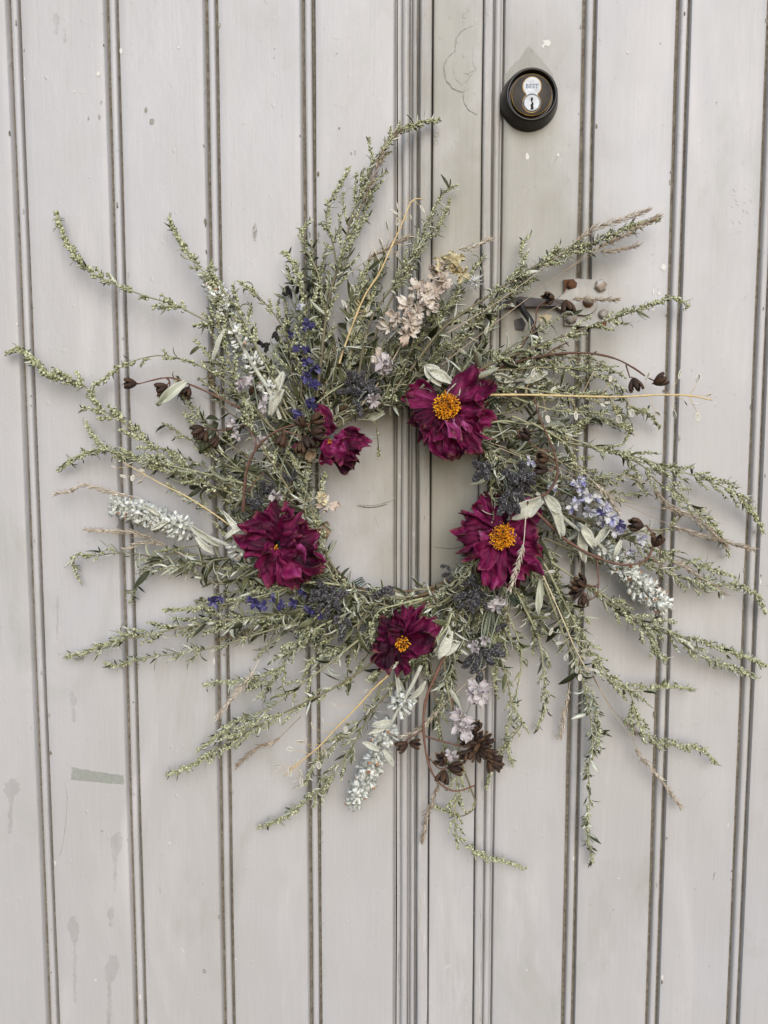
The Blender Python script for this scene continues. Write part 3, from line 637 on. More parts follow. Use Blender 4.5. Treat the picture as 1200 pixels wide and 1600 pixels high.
# ================================================================== THE WREATH
wreath = empty('wreath'); tag(wreath, 'large dried flower wreath of silvery sprigs and burgundy dahlias hanging on the door', 'wreath')
CX, CY = 622, 780
leaf_pool = []                                # (size, sprig, build function)

def add_leaf(sprig_rec, base, d, up, L, W, **kw):
    kw.setdefault('var', rnd(0, 1)); sprig_rec['leaves'].append((L * W, base, d, up, L, W, kw, random.random()))

def raceme(buds, base, d, L, tgt, r, density=1.0, droop=0.0, stem_mb=None, leafs=None, rec=None):
    """a side spike: thin axis bending toward tgt, packed with small round buds"""
    n = max(3, int(L / .0017)); p = np.array(base, float); d = unit(d); path = [p.copy()]
    for i in range(n):
        d = unit(d + tgt * .07 + np.array((0, 0, -droop)) * .05 + jit(.06)); p = clampy(p + d * (L / n)); path.append(p.copy())
    if stem_mb is not None: tube(stem_mb, np.array(path), .00042, .00025, 3, var=rnd(.4, 1), cap=False)
    for i in range(1, n + 1):
        t = i / n
        if t < .12: continue
        k = density * (1.15 if t > .35 else .8)
        nb = int(k * 1.9) + (1 if random.random() < (k * 1.9) % 1 else 0)
        for _ in range(nb):
            o = jit(1); o = unit(o - d * np.dot(o, d) * .8)
            rr = r * rnd(.7, 1.2) * (1 - .3 * t)
            c = clampy(path[i] + o * (rr * 1.15 + rnd(0, .0009) * (1 - t)))
            buds.append((c, unit(d * .8 + o), rr, rnd(1.0, 1.4), min(1, max(0, random.gauss(.54, .25)))))
        if rec is not None and random.random() < leafs * .3:
            o = jit(1); o = unit(o - d * np.dot(o, d)); add_leaf(rec, path[i], unit(d + o * .9), unit(jit(1)), rnd(.005, .010), rnd(.0014, .0024), curl=rnd(-.6, 1.6))
    return path

def mugwort(px, d0=.03, d1=.012, bow=.008, r=1.05, bl=.024, leafy=1.0, budd=1.0, thick=1.3, start=.12, droop=0.15, spikes=1.0, leafL=.016, tipd=1.0, stemvar=None, name='mugwort_sprig', label=None, dark=.5, face=0.0, brown=False):
    path, L = wpath(px, d0, d1, bow)
    for p in path: clampy(p)
    root = empty(name, wreath, label); rec = {'root': root, 'leaves': []}
    st = MB(); buds = []
    sv = rnd(.15, .8) if stemvar is None else stemvar
    tube(st, path, thick * mm, .38 * mm, 6, var=sv)
    s = start * L + rnd(0, .006); phi = rnd(0, 6)
    rb = r * 1.3 * mm; bl = bl * 1.3; leafy *= 1.3; hue = rnd(-.12, .12)
    while s < L:
        t = s / L; i = min(len(path) - 2, int(t * (len(path) - 1)))
        p = path[i]; tg = unit(path[min(i + 2, len(path) - 1)] - path[max(0, i - 2)])
        u, v = perp(tg); phi += 2.4 + rnd(-.4, .4)
        rad = u * math.cos(phi) + v * math.sin(phi); rad = unit(rad * np.array((1, .55, 1)))
        prof = min(1, .45 + 1.1 * t) * (1.0 if t < .55 else max(.16, 1 - (t - .55) * 2.0))
        if random.random() < spikes * (.45 + .55 * t):
            bl_ = bl * prof * rnd(.55, 1.25)
            a = R(rnd(24, 52)) * (1 - .35 * t)
            raceme(buds, p, tg * math.cos(a) + rad * math.sin(a), max(.004, bl_), tg * .5, rb, budd, droop, st, leafy, rec)
        if random.random() < leafy * (.95 - .55 * t):
            for _ in range(2 if random.random() < .45 * leafy else 1):
                a = R(rnd(25, 75)); dd = tg * math.cos(a) + unit(rad + jit(.5)) * math.sin(a)
                LL = leafL * (rnd(.4, 1.25) if random.random() < .85 else rnd(1.2, 1.9)) * (1 - .4 * t)
                add_leaf(rec, p, dd, unit(np.array((0, -.25 - 1.6 * face, .2)) + jit(1.4 - .7 * face)), LL, LL * rnd(.13, .25), var=min(1, max(0, rnd(0, 1) + hue)), curl=rnd(-1.2, 3.0), fold=rnd(.1, .6), twist=rnd(-1.2, 1.2))
        s += rnd(.0045, .0085) * (1.15 - .4 * t)
    # terminal spike
    k = int(len(path) * .78)
    for i in range(k, len(path)):
        tg = unit(path[min(i + 1, len(path) - 1)] - path[i - 1])
        for _ in range(int(3.4 * tipd + random.random())):
            o = jit(1); o = unit(o - tg * np.dot(o, tg) * .8); rr = rb * rnd(.7, 1.1)
            t = (i - k) / max(1, len(path) - k)
            buds.append((clampy(path[i] + o * (rr * 1.1 + .0012 * (1 - t) * rnd(0, 1)) + tg * rnd(0, .003)), unit(tg + o), rr, rnd(1, 1.4), min(1, max(0, random.gauss(.55, .22)))))
    st.build('stem', M['stem'], root)
    if buds:
        b = MB(); c, a, rr, e, vv = zip(*buds); b.blobs(c, a, rr, e, np.clip(np.array(vv) + (dark - .5), 0, 1)); b.build('buds', M['bud_brown' if brown else 'bud'], root, kind='stuff')
    leaf_pool.append(rec)
    return rec

# ---- the traced sprigs, base -> tip
S = mugwort
S([(450, 660), (415, 590), (375, 525), (320, 500), (275, 477), (235, 465), (185, 447), (150, 430), (125, 410), (105, 380), (93, 352), (87, 333)], .04, .012, .006, r=1.25, bl=.016, leafy=.55, spikes=.85, start=.05)
S([(450, 640), (410, 560), (375, 490), (350, 455), (325, 430), (300, 405), (280, 375), (265, 345)], .045, .02, r=1.2, bl=.018, leafy=.7)
S([(455, 700), (400, 640), (365, 580), (345, 520), (335, 460), (330, 410)], .05, .03, r=1.15, bl=.02, leafy=.9)
S([(440, 790), (370, 765), (330, 745), (290, 730), (250, 708), (215, 680), (185, 655), (150, 633), (135, 605), (110, 592), (75, 585), (50, 560), (30, 546), (12, 551)], .035, .012, .01, r=1.3, bl=.02, leafy=.75, budd=1.1)
S([(420, 660), (370, 610), (320, 575), (265, 557), (230, 558), (190, 572), (165, 592), (150, 600)], .04, .018, r=1.15, bl=.012, leafy=.5, spikes=.6)
S([(440, 800), (360, 770), (290, 745), (230, 722), (185, 708), (150, 705), (118, 716), (92, 734)], .04, .012, r=1.1, bl=.016, leafy=.8)
S([(400, 760), (300, 735), (220, 718), (180, 710), (158, 695), (145, 680), (134, 661)], .045, .016, r=1.1, bl=.014, leafy=.8)
S([(430, 860), (360, 885), (290, 880), (240, 870), (190, 864), (150, 868), (118, 868), (114, 880), (122, 904)], .028, .01, r=1.0, bl=.012, leafy=1.1, spikes=.35, leafL=.02)
S([(330, 870), (285, 865), (255, 868), (232, 885), (215, 912), (203, 942)], .02, .008, r=.8, bl=.008, leafy=1.3, spikes=.25, leafL=.016, tipd=.4)
S([(420, 880), (350, 912), (310, 900), (280, 888), (250, 878)], .02, .01, r=.8, bl=.01, leafy=1.4, spikes=.3, leafL=.022)
S([(560, 950), (500, 955), (420, 962), (330, 972), (240, 990), (180, 1002), (140, 1017), (105, 1026)], .04, .014, r=.95, bl=.024, leafy=1.15, thick=1.6, leafL=.019)
S([(500, 965), (420, 985), (340, 1010), (270, 1022), (215, 1030), (188, 1040), (166, 1037)], .03, .012, r=.9, bl=.012, leafy=1.4, spikes=.5, leafL=.017)
S([(540, 915), (480, 910), (430, 925), (380, 938), (330, 948), (290, 952), (258, 953)], .05, .025, r=.95, bl=.014, leafy=.5, stemvar=.9)
S([(590, 1030), (530, 1070), (460, 1106), (400, 1136), (350, 1163), (300, 1196), (262, 1210)], .04, .018, .01, r=1.0, bl=.024, leafy=.7, budd=1.25)
S([(560, 1000), (510, 1040), (470, 1070), (430, 1100), (390, 1120), (350, 1143), (310, 1172)], .045, .02, r=.95, bl=.02, leafy=.9, budd=1.1)
S([(540, 960), (490, 985), (455, 1020), (430, 1060), (390, 1070), (350, 1065), (318, 1070)], .05, .02, r=.95, bl=.02, leafy=1.1, stemvar=.9)
S([(520, 940), (480, 980), (440, 1040), (400, 1060), (365, 1066)], .055, .03, r=.95, bl=.018, leafy=1.2)
S([(600, 1060), (575, 1120), (545, 1175), (510, 1222), (480, 1252), (440, 1280), (405, 1292)], .03, .012, r=.95, bl=.018, leafy=1.0)
S([(640, 1030), (600, 1090), (560, 1130), (520, 1165), (490, 1195), (478, 1225)], .035, .016, r=.9, bl=.016, leafy=.9)
S([(690, 1000), (700, 1080), (715, 1150), (716, 1200), (711, 1260), (713, 1300), (730, 1324), (758, 1338), (788, 1346), (820, 1357)], .03, .012, r=1.0, bl=.018, leafy=.12, spikes=.9, start=.35, stemvar=.8)
S([(715, 1180), (735, 1230), (742, 1260), (722, 1275), (700, 1268), (680, 1260)], .02, .01, r=.9, bl=.01, leafy=.05)
S([(850, 910), (880, 990), (905, 1050), (918, 1100), (926, 1150), (920, 1200), (921, 1250), (917, 1300), (926, 1345)], .04, .012, r=.85, bl=.012, leafy=1.5, spikes=.6, leafL=.02)
S([(870, 930), (895, 1010), (912, 1070), (930, 1110), (935, 1150), (925, 1185)], .03, .015, r=.85, bl=.014, leafy=1.3)
S([(860, 900), (895, 975), (925, 1030), (955, 1065), (985, 1085), (993, 1120), (1018, 1155), (1060, 1165), (1095, 1170), (1118, 1192)], .035, .014, r=1.0, bl=.02, leafy=.4, stemvar=.9)
S([(850, 880), (905, 985), (935, 1035), (965, 1068), (1000, 1080), (1040, 1072), (1083, 1078)], .04, .016, r=1.0, bl=.016, leafy=.5, stemvar=.9)
S([(850, 870), (900, 905), (960, 948), (1020, 975), (1070, 995), (1115, 1010), (1155, 1022), (1195, 1040)], .04, .018, r=1.05, bl=.02, leafy=.8, budd=1.1)
S([(930, 930), (985, 968), (1045, 992), (1095, 1025), (1140, 1042), (1178, 1058)], .03, .016, r=1.0, bl=.02, leafy=.6, budd=1.1)
S([(900, 900), (950, 935), (990, 965), (1010, 990), (1025, 1020), (1040, 1030)], .045, .025, r=1.05, bl=.02, leafy=.6, budd=1.2)
S([(850, 840), (920, 870), (970, 880), (1020, 885), (1070, 905), (1115, 913), (1152, 915), (1180, 927), (1195, 957)], .035, .014, r=1.0, bl=.018, leafy=.9)
S([(800, 650), (860, 675), (930, 697), (1000, 716), (1050, 732), (1095, 747), (1140, 766), (1170, 792), (1192, 828)], .035, .014, .012, r=1.0, bl=.026, leafy=.7, budd=1.1)
S([(880, 690), (950, 705), (1000, 725), (1030, 755), (1060, 770), (1090, 800), (1120, 835), (1140, 868)], .04, .012, r=.95, bl=.018, leafy=.7)
S([(880, 800), (950, 830), (1010, 855), (1060, 870), (1100, 885), (1145, 900)], .04, .016, r=1.0, bl=.018, leafy=.8)
S([(960, 840), (1000, 830), (1045, 825), (1075, 800), (1110, 815), (1135, 850)], .03, .01, r=.9, bl=.014, leafy=.5)
S([(700, 610), (760, 572), (820, 548), (880, 525), (930, 507), (975, 492), (1020, 475), (1052, 466), (1075, 478)], .045, .02, .01, r=1.05, bl=.018, leafy=.55, thick=1.7, budd=1.1)
S([(640, 580), (690, 515), (740, 478), (790, 445), (840, 414), (890, 394), (940, 374), (985, 354), (1027, 344)], .045, .025, .01, r=1.05, bl=.02, leafy=.9, thick=1.7)
S([(650, 590), (710, 530), (770, 480), (820, 440), (860, 400), (890, 388), (905, 384)], .035, .02, r=.95, bl=.02, leafy=1.1)
S([(700, 560), (760, 490), (790, 455), (815, 420), (815, 385), (825, 370)], .03, .012, r=.9, bl=.012, leafy=.7)
S([(495, 620), (502, 560), (508, 505), (515, 460), (526, 425), (538, 385), (548, 345), (562, 308), (580, 268), (600, 232), (620, 206), (650, 195), (685, 187)], .04, .016, .01, r=.95, bl=.028, leafy=1.0, thick=2.0, budd=1.15, stemvar=.2)
S([(512, 470), (525, 425), (520, 380), (510, 345), (515, 315), (525, 300), (545, 262)], .03, .014, r=.95, bl=.012, leafy=.5, budd=1.2)
S([(520, 460), (545, 400), (555, 360), (570, 330), (585, 295)], .028, .014, r=.9, bl=.014, leafy=.7)
S([(505, 500), (500, 440), (487, 405), (475, 385), (472, 362), (486, 345)], .03, .014, r=.95, bl=.01, leafy=.6)
S([(470, 620), (475, 540), (480, 480), (465, 430), (455, 405), (445, 395)], .045, .025, r=1.1, bl=.02, leafy=.7)
S([(480, 610), (455, 540), (435, 500), (415, 475), (395, 455), (374, 441)], .04, .02, r=1.0, bl=.012, leafy=.6)
S([(560, 590), (572, 520), (592, 478), (620, 440), (642, 402), (660, 368), (675, 335), (692, 302), (712, 290)], .04, .016, r=.8, bl=.014, leafy=.8, spikes=.8)
S([(580, 540), (610, 470), (640, 420), (665, 375), (690, 345), (704, 312)], .034, .018, r=.85, bl=.012, leafy=.7)
S([(540, 600), (552, 540), (560, 490), (563, 440), (572, 420)], .03, .015, r=1.0, bl=.016, leafy=.8)
S([(600, 600), (650, 540), (700, 480), (725, 440), (755, 402)], .025, .012, r=.95, bl=.012, leafy=.7)
S([(560, 655), (585, 660), (590, 685), (592, 712)], .05, .03, r=.9, bl=.006, leafy=.4, spikes=.6, start=.3)
S([(760, 580), (830, 575), (890, 575), (935, 585), (965, 608), (985, 636), (1012, 646), (1030, 666)], .04, .016, r=.95, bl=.018, leafy=.7)
S([(770, 600), (840, 610), (900, 620), (940, 615), (965, 640), (985, 672)], .035, .016, r=.95, bl=.018, leafy=.8)
S([(780, 560), (850, 555), (900, 560), (940, 570), (975, 588)], .03, .014, r=.9, bl=.018, leafy=.7)
S([(800, 620), (860, 640), (920, 645), (960, 660), (985, 672), (975, 690)], .04, .02, r=.95, bl=.016, leafy=.9)
S([(840, 700), (900, 735), (945, 748), (985, 742), (1010, 772)], .04, .02, r=.9, bl=.016, leafy=.6)
S([(830, 660), (880, 690), (895, 715), (890, 735)], .045, .02, r=1.1, bl=.022, leafy=.5, budd=1.2)
S([(810, 930), (842, 1000), (850, 1060), (852, 1100), (840, 1136)], .03, .012, r=.85, bl=.012, leafy=.9, stemvar=.9)
S([(790, 950), (815, 1020), (805, 1090), (792, 1150), (800, 1195)], .028, .01, r=.85, bl=.012, leafy=.5, stemvar=.9)
S([(760, 980), (790, 1050), (800, 1100), (815, 1130), (790, 1165), (770, 1200), (760, 1230)], .025, .01, r=.85, bl=.014, leafy=.25)
S([(670, 1020), (680, 1090), (690, 1150), (705, 1215)], .02, .01, r=.85, bl=.014, leafy=.4)
S([(660, 935), (620, 945), (592, 955), (580, 980), (584, 1010)], .055, .045, r=1.05, bl=.006, leafy=.35, spikes=.7, stemvar=.9)
S([(706, 958), (695, 985), (665, 1015), (630, 1033), (598, 1045), (575, 1062)], .055, .048, r=.95, bl=.006, leafy=.45, spikes=.5, stemvar=1.0)
S([(515, 880), (495, 840), (490, 800), (500, 770), (508, 742)], .04, .045, r=1.0, bl=.008, leafy=1.0)
S([(530, 900), (512, 870), (500, 830), (485, 790), (470, 740), (440, 690)], .045, .05, r=1.0, bl=.012, leafy=1.2)
S([(460, 780), (430, 730), (405, 690), (385, 640), (372, 590)], .055, .05, r=1.1, bl=.014, leafy=1.2)

# ---- fill close to the ring: short sprigs that swirl clockwise out of it
def ringpt(th, r): return (CX + r * math.cos(th), CY - r * math.sin(th))
n_fill = 66
for i in range(n_fill):
    th = 2 * math.pi * (i + rnd(-.4, .4)) / n_fill
    deg = math.degrees(th) % 360
    ext = 190
    if 20 < deg < 70: ext = 210
    elif 95 < deg < 200: ext = 215
    elif 290 < deg < 345 : ext = 185
    elif 250 < deg < 290: ext = 130
    ext *= rnd(.55, 1.1)
    r0 = rnd(150, 172); pts = [ringpt(th, r0)]
    for k in range(1, 5):
        t = k / 4; pts.append(ringpt(th - (.42 * t ** .8) * rnd(.85, 1.15), r0 + ext * t ** 1.15 + rnd(-8, 8)))
    S(pts, rnd(.010, .042), rnd(.008, .032), .005, r=rnd(.85, 1.1), bl=rnd(.012, .02), leafy=rnd(1.0, 1.8), spikes=rnd(.2, .6), leafL=rnd(.014, .024), start=.06, dark=rnd(.30, .56), face=float(i % 3 == 0), brown=i % 7 == 3)

for i in range(54):
    th = 2 * math.pi * (i + rnd(-.45, .45)) / 54; r0 = rnd(150, 185); ext = rnd(40, 95); sw = rnd(.18, .42)
    pts = [ringpt(th - sw * t + rnd(-.02, .02), r0 + ext * t ** 1.2) for t in (0, .33, .66, 1)]
    dp = rnd(.018, .044); S(pts, dp, dp + rnd(-.012, .012), .004, r=rnd(.85, 1.05), bl=rnd(.008, .014), leafy=rnd(1.2, 2.0), spikes=rnd(.2, .45), leafL=rnd(.015, .024), start=.02, tipd=.7, dark=rnd(.25, .48), thick=1.0, face=float(i % 2), brown=i % 6 == 2)

for i in range(34):                             # sprigs lying along the ring
    th = 2 * math.pi * (i + rnd(-.4, .4)) / 34; r0 = rnd(143, 172)
    pts = [ringpt(th - a, max(141, r0 + rnd(-5, 9))) for a in (0, .15, .3, .45, .6)]
    dp = rnd(.034, .054); S(pts, dp, dp + rnd(-.006, .008), .003, r=rnd(.8, 1.0), bl=rnd(.005, .009), leafy=rnd(1.0, 1.8), spikes=rnd(.2, .5), leafL=rnd(.012, .02), start=.02, tipd=.6, dark=rnd(.4, .55), thick=1.0)
for (a0, a1, k, e0, e1) in ((98, 150, 14, 150, 330), (150, 215, 10, 150, 290), (215, 262, 5, 130, 240), (300, 350, 8, 140, 250), (-10, 40, 9, 150, 270), (40, 85, 5, 130, 250), (262, 300, 4, 90, 170)):
    for i in range(k):                          # loose longer sprigs through the whole mass
        th = R(a0 + (a1 - a0) * (i + rnd(0, 1)) / k); r0 = rnd(155, 190); ext = rnd(e0, e1) * rnd(.7, 1); sw = rnd(.05, .45); cv = rnd(-.12, .12)
        pts = [ringpt(th - sw * t ** .7 + cv * t * t, r0 + ext * t) for t in (0, .25, .5, .75, 1)]
        S(pts, rnd(.01, .040), rnd(.006, .034), .005, r=rnd(.75, 1.05), bl=rnd(.008, .018), leafy=rnd(.7, 1.7), spikes=rnd(.15, .6), leafL=rnd(.013, .027), start=rnd(.05, .3), dark=rnd(.36, .56), thick=rnd(.7, 1.3), droop=rnd(0, .5), tipd=rnd(.5, 1.1), face=1.0 if (a0 in (98, 150) and i % 2) or random.random() < .15 else 0.0)

# ---- the ring itself: twisted vines and bundled stems
ring = empty('vine_ring', wreath)
for i in range(9):
    ph = rnd(0, 6.3); rr = rnd(148, 166); amp = rnd(4, 10); k = random.choice((3, 4, 5)); pts = []
    a0 = rnd(0, 6.3); span = rnd(3.6, 6.0)
    for j in range(37):
        a = a0 + span * j / 36
        q = ringpt(a, rr + amp * math.sin(k * a + ph)); pts.append(np.array(at(q[0], q[1], .018 + .008 * math.cos(k * a + ph))))
    path, _ = smooth_path(pts, .004); mb = MB(); v = rnd(0, 1); f = rnd(0, 9)
    tube(mb, path, 0, 0, 8, var=v, rfun=lambda t, f=f: mm * (2.6 + .5 * math.sin(t * 40 + f)) * (1 - .6 * t))
    mb.build('vine', M['vine'], ring)
for i in range(26):
    a0 = rnd(0, 6.3); span = rnd(.7, 1.6); rr = rnd(146, 182); pts = []; dd = rnd(.015, .042); dr = rnd(-12, 26)
    for j in range(8):
        t = j / 7; q = ringpt(a0 - span * t, max(141, rr + dr * t)); pts.append(np.array(at(q[0], q[1], dd)))
    path, _ = smooth_path(pts, .005); mb = MB(); tube(mb, path, rnd(.9, 1.6) * mm, .7 * mm, 6, var=rnd(.1, 1)); mb.build('bundled_stem', M['stem'], ring)
for (px, py, a) in ((560, 918, .5), (772, 622, 2.2), (805, 930, 2.4), (476, 700, 1.4)):
    c = np.array(at(px, py, .024)); mb = MB(); ax = np.array((math.cos(a), 0, math.sin(a)))
    pts = []
    for j in range(40):
        b_ = j * .55; pts.append(c + ax * (.0095 * math.cos(b_)) + np.array((0, -1, 0)) * (.011 * math.sin(b_)) + np.array((-ax[2], 0, ax[0])) * (j * .00022))
    tube(mb, np.array(pts), .45 * mm, .45 * mm, 5); mb.build('wire_tie', M['wire'], ring)

# ================================================================== DAHLIAS
def petal_grid(base, d, nrm, L, W, curl, cup, ridges=4, ragged=.12, crumple=1.0, n=19, m=17, tipc=0.0, fold=0.0, taper=0.0):
    """dried petal: pleated lengthwise, crumpled across, blunt and ragged at the tip"""
    d = unit(np.array(d, float)); side = unit(np.cross(d, nrm)); up = np.cross(side, d)
    p = np.array(base, float); G = []; VA = []
    ph = [rnd(0, 6.3) for _ in range(10)]; lop = rnd(-.35, .35)
    rag = list(np.interp(np.linspace(0, 1, m), np.linspace(0, 1, 7), [rnd(-1, 1) for _ in range(7)]) + np.array([rnd(-.18, .18) for _ in range(m)]))
    cleft = rnd(-.6, .6) if random.random() < .5 else 9
    roll = rnd(-.6, 1.6)
    for i in range(n):
        u = i / (n - 1)
        wd = W * .5 * (0.18 + .82 * math.sin(math.pi * min(1, u * .60 + .03)) ** .8) * (1 if u < .84 else max(.7, 1 - (u - .84) * 1.8)) * (1 + .08 * math.sin(u * 9 + ph[7])) * (1 - taper * u ** 3)
        row, vr = [], []
        for j in range(m):
            s = 2 * j / (m - 1) - 1
            rid = math.sin(s * ridges * 2.4 + ph[0] + 1.0 * math.sin(u * 4 + ph[1]))
            fine = math.sin(s * ridges * 7.1 + ph[8] + .6 * math.sin(u * 6))
            h = cup * abs(s) ** 1.6 * W * .5 + crumple * W * (.034 * rid * (.4 + .6 * u) + .014 * fine + .06 * math.sin(u * 8 + s * 3.3 + ph[2]) * u + .05 * math.sin(u * 15 + ph[3] + s * 7) * u + .10 * math.sin(s * 5 + ph[6]) * u * u)
            h += roll * W * .5 * max(0, abs(s) - .55) * u + fold * W * max(0, s) ** 2
            e = u ** 5 * ragged * L * (rag[j] * .8 - .8 * s * s - 1.8 * max(0, 1 - abs(s - cleft) * 3))
            q = p + side * (wd * s * (1 - .08 * abs(rid) * crumple) + lop * W * u * u * .5) + up * h + d * e
            row.append(q); vr.append(.39 + .16 * u * math.sin(ph[0] * 3) + .07 * rid + .07 * fine + .2 * (u > .92) * max(0, rag[j]) + .12 * math.sin(u * 5 + ph[4]) + .08 * math.sin(s * 7 + ph[5] + u * 3))
        G.append(row); VA.append(vr)
        a = -(curl + tipc * (u > .7)) / n + crumple * .10 * math.sin(u * 11 + ph[9])
        d, up = d * math.cos(a) + up * math.sin(a), up * math.cos(a) - d * math.sin(a)
        p = p + d * (L / (n - 1))
    return G, np.clip(np.array(VA), 0, 1)
def dahlia(label, cx, cy, depth, petals, disc=None, tone=0.0, nx=0.0, nz=0.0):
    """petals: (tip px, tip py, width px, lift, curl, tone[, fold]); they run from the disc to the traced tips"""
    root = empty('dahlia', wreath, label)
    c0 = np.array(at(cx, cy, depth))
    petals = [q for k_, q in enumerate(petals) if not (math.hypot(q[0] - cx, q[1] - cy) < 48 and k_ % 2 and q[3] < .012)]
    for q in petals:
        tx, ty, wpx, lift, curl, tn = q[:6]; lift = lift * 1.3 + rnd(-.003, .003); fold = q[6] if len(q) > 6 else 0
        tip = np.array(at(tx, ty, depth + lift)); v = tip - c0; L = np.linalg.norm(v); dr = unit(v)
        base = c0 + dr * min(.3 * L, 8 * PX); nrm = unit(np.array((nx, -1, nz)) + jit(.22))
        L2 = np.linalg.norm(tip - base) * (1.0 + .06 * abs(curl))
        d2 = unit(unit(tip - base) + np.array((0, -1, 0)) * curl * .42)
        G, VA = petal_grid(base, d2, nrm, L2, wpx * 1.25 * PX, curl + rnd(-.25, .35), rnd(-.2, .5), ridges=rnd(.9, 1.7), ragged=rnd(.09, .24), crumple=rnd(1.0, 2.0), fold=fold)
        mb = MB(); sheet(mb, G, .0002, 0, 0, np.clip(VA + tn * 1.2 + tone + rnd(-.1, .12), 0, 1)); mb.build('petal', M['petal'], root)
    if disc:
        dx, dy, rpx, dd, k = disc
        c = np.array(at(dx, dy, depth + dd)); rr = rpx * PX
        ctr = MB(); V = []
        ctr.blobs([c + np.array((0, .003, 0))], [(0, 1, 0)], [rr * .92], [.45], [.3], 1, ICO)
        cen, ax, rad, el, va = [], [], [], [], []
        for i in range(k):
            q = math.sqrt((i + .5) / k); a = i * 2.39996
            hgt = rr * .5 * math.sqrt(max(0.02, 1 - q * q * .9)) * rnd(.5, 1.5) * (.55 + .6 * min(1, q * 1.6))
            q *= rnd(.86, 1.14)
            if random.random() < .14: continue
            cen.append(c + np.array((rr * q * math.cos(a), -hgt, rr * q * math.sin(a))) + jit(.0006)); ax.append(np.array((q * math.cos(a) * .8, -1, q * math.sin(a) * .8)) + jit(.9))
            rad.append(rnd(.4, .95) * mm); el.append(rnd(1.6, 4.2)); va.append(rnd(0, 1) ** .8 * (.35 + .65 * q))
        ctr.blobs(cen, ax, rad, el, va, 0); ctr.build('flower_center', [M['anther'], M['disc_core']], root)
    return root
dahlia('burgundy dahlia with an open orange centre, nearest the top of the ring', 697, 637, .058, [
    (772, 602, 34, -.012, .2, -.08), (764, 584, 50, .004, .3, .02), (735, 592, 40, -.006, .3, -.1), (757, 636, 34, .004, .3, .03), (772, 661, 34, -.002, .4, .06), (762, 650, 32, .006, .5, .0),
    (745, 706, 34, .004, .3, .05), (722, 690, 30, .012, .5, .3), (701, 722, 50, .004, .4, .0), (718, 716, 36, -.004, .3, -.05), (672, 694, 30, .002, .4, -.03), (661, 697, 24, -.004, .2, -.05), (655, 672, 24, .002, .3, -.12),
    (636, 660, 18, .0, .1, -.12), (644, 652, 16, .004, .4, -.08), (629, 617, 24, -.004, .1, .0), (638, 598, 28, -.008, .2, .04), (652, 628, 24, .008, .4, .28), (728, 662, 26, .014, .7, -.06), (716, 670, 20, .012, .8, -.08), (676, 672, 18, .008, .6, -.05), (686, 600, 18, -.008, .2, -.1)],
    (697, 635, 18.5, .010, 330))
dahlia('burgundy dahlia with an open orange centre, right of the ring below grey seed heads', 783, 840, .058, [
    (760, 765, 30, -.004, .2, .02), (775, 778, 30, -.008, .3, -.1), (727, 797, 40, .002, .35, .05), (722, 818, 34, .004, .3, .06), (702, 843, 18, .0, .1, .08), (710, 862, 22, .002, .2, .02), (714, 868, 18, -.004, .2, -.06), (735, 880, 36, .006, .35, .08),
    (751, 913, 38, .002, .4, .02), (764, 922, 30, .006, .5, .1), (790, 914, 34, .004, .4, -.02), (778, 905, 26, .010, .5, .12), (808, 922, 34, -.002, .3, -.05), (826, 905, 36, .002, .3, -.02), (843, 886, 40, .0, .3, .02), (846, 862, 38, .002, .4, .04), (842, 828, 36, .002, .3, -.04),
    (848, 788, 34, -.004, .2, .0), (826, 806, 36, .004, .5, -.02), (808, 838, 18, .014, .9, .25), (750, 838, 24, .010, .8, .15), (765, 820, 24, .010, .7, .0)],
    (785, 838, 18, .010, 290))
dahlia('burgundy dahlia with its centre folded over by petals, left of the ring', 437, 850, .062, [
    (442, 781, 36, -.004, .2, .0), (468, 800, 32, -.002, .3, -.03), (497, 824, 44, .0, .3, .0), (508, 868, 28, .0, .3, -.05), (506, 893, 30, .0, .2, .05), (488, 905, 34, -.004, .3, -.1), (472, 884, 50, .012, .5, .28), (455, 922, 30, .006, .3, .12), (432, 912, 36, .0, .3, -.04),
    (411, 900, 32, .002, .3, -.03), (378, 853, 26, .004, .2, .06), (384, 842, 40, .0, .4, .0), (378, 820, 40, .002, .5, -.04), (398, 808, 36, .006, .5, -.06), (470, 842, 28, .016, .8, .05), (444, 838, 24, .018, .9, .02), (415, 872, 26, .008, .6, -.06), (455, 866, 34, .018, .6, .16)],
    (430, 858, 5, .003, 14))
dahlia('dark burgundy dahlia with a half-open yellow centre, bottom of the ring', 628, 1005, .060, [
    (644, 943, 22, .0, .1, .02), (600, 962, 36, .0, .3, -.02), (620, 968, 30, .004, .4, -.1), (668, 962, 38, .0, .3, .0), (684, 966, 34, .002, .3, .0), (680, 988, 36, .004, .4, -.06), (668, 1010, 32, .006, .5, -.06), (655, 985, 28, .010, .7, .06),
    (584, 997, 26, .0, .3, -.02), (582, 1020, 40, .0, .3, -.14), (584, 1037, 24, .0, .2, -.04), (602, 1040, 34, .0, .3, -.16), (622, 1053, 30, .0, .3, -.06), (636, 1048, 24, -.002, .3, -.04), (648, 1030, 30, .004, .5, -.1), (608, 1008, 22, .010, .8, .02), (612, 985, 26, .010, .7, -.08)],
    (628, 1006, 10.5, .010, 60), tone=-.12)
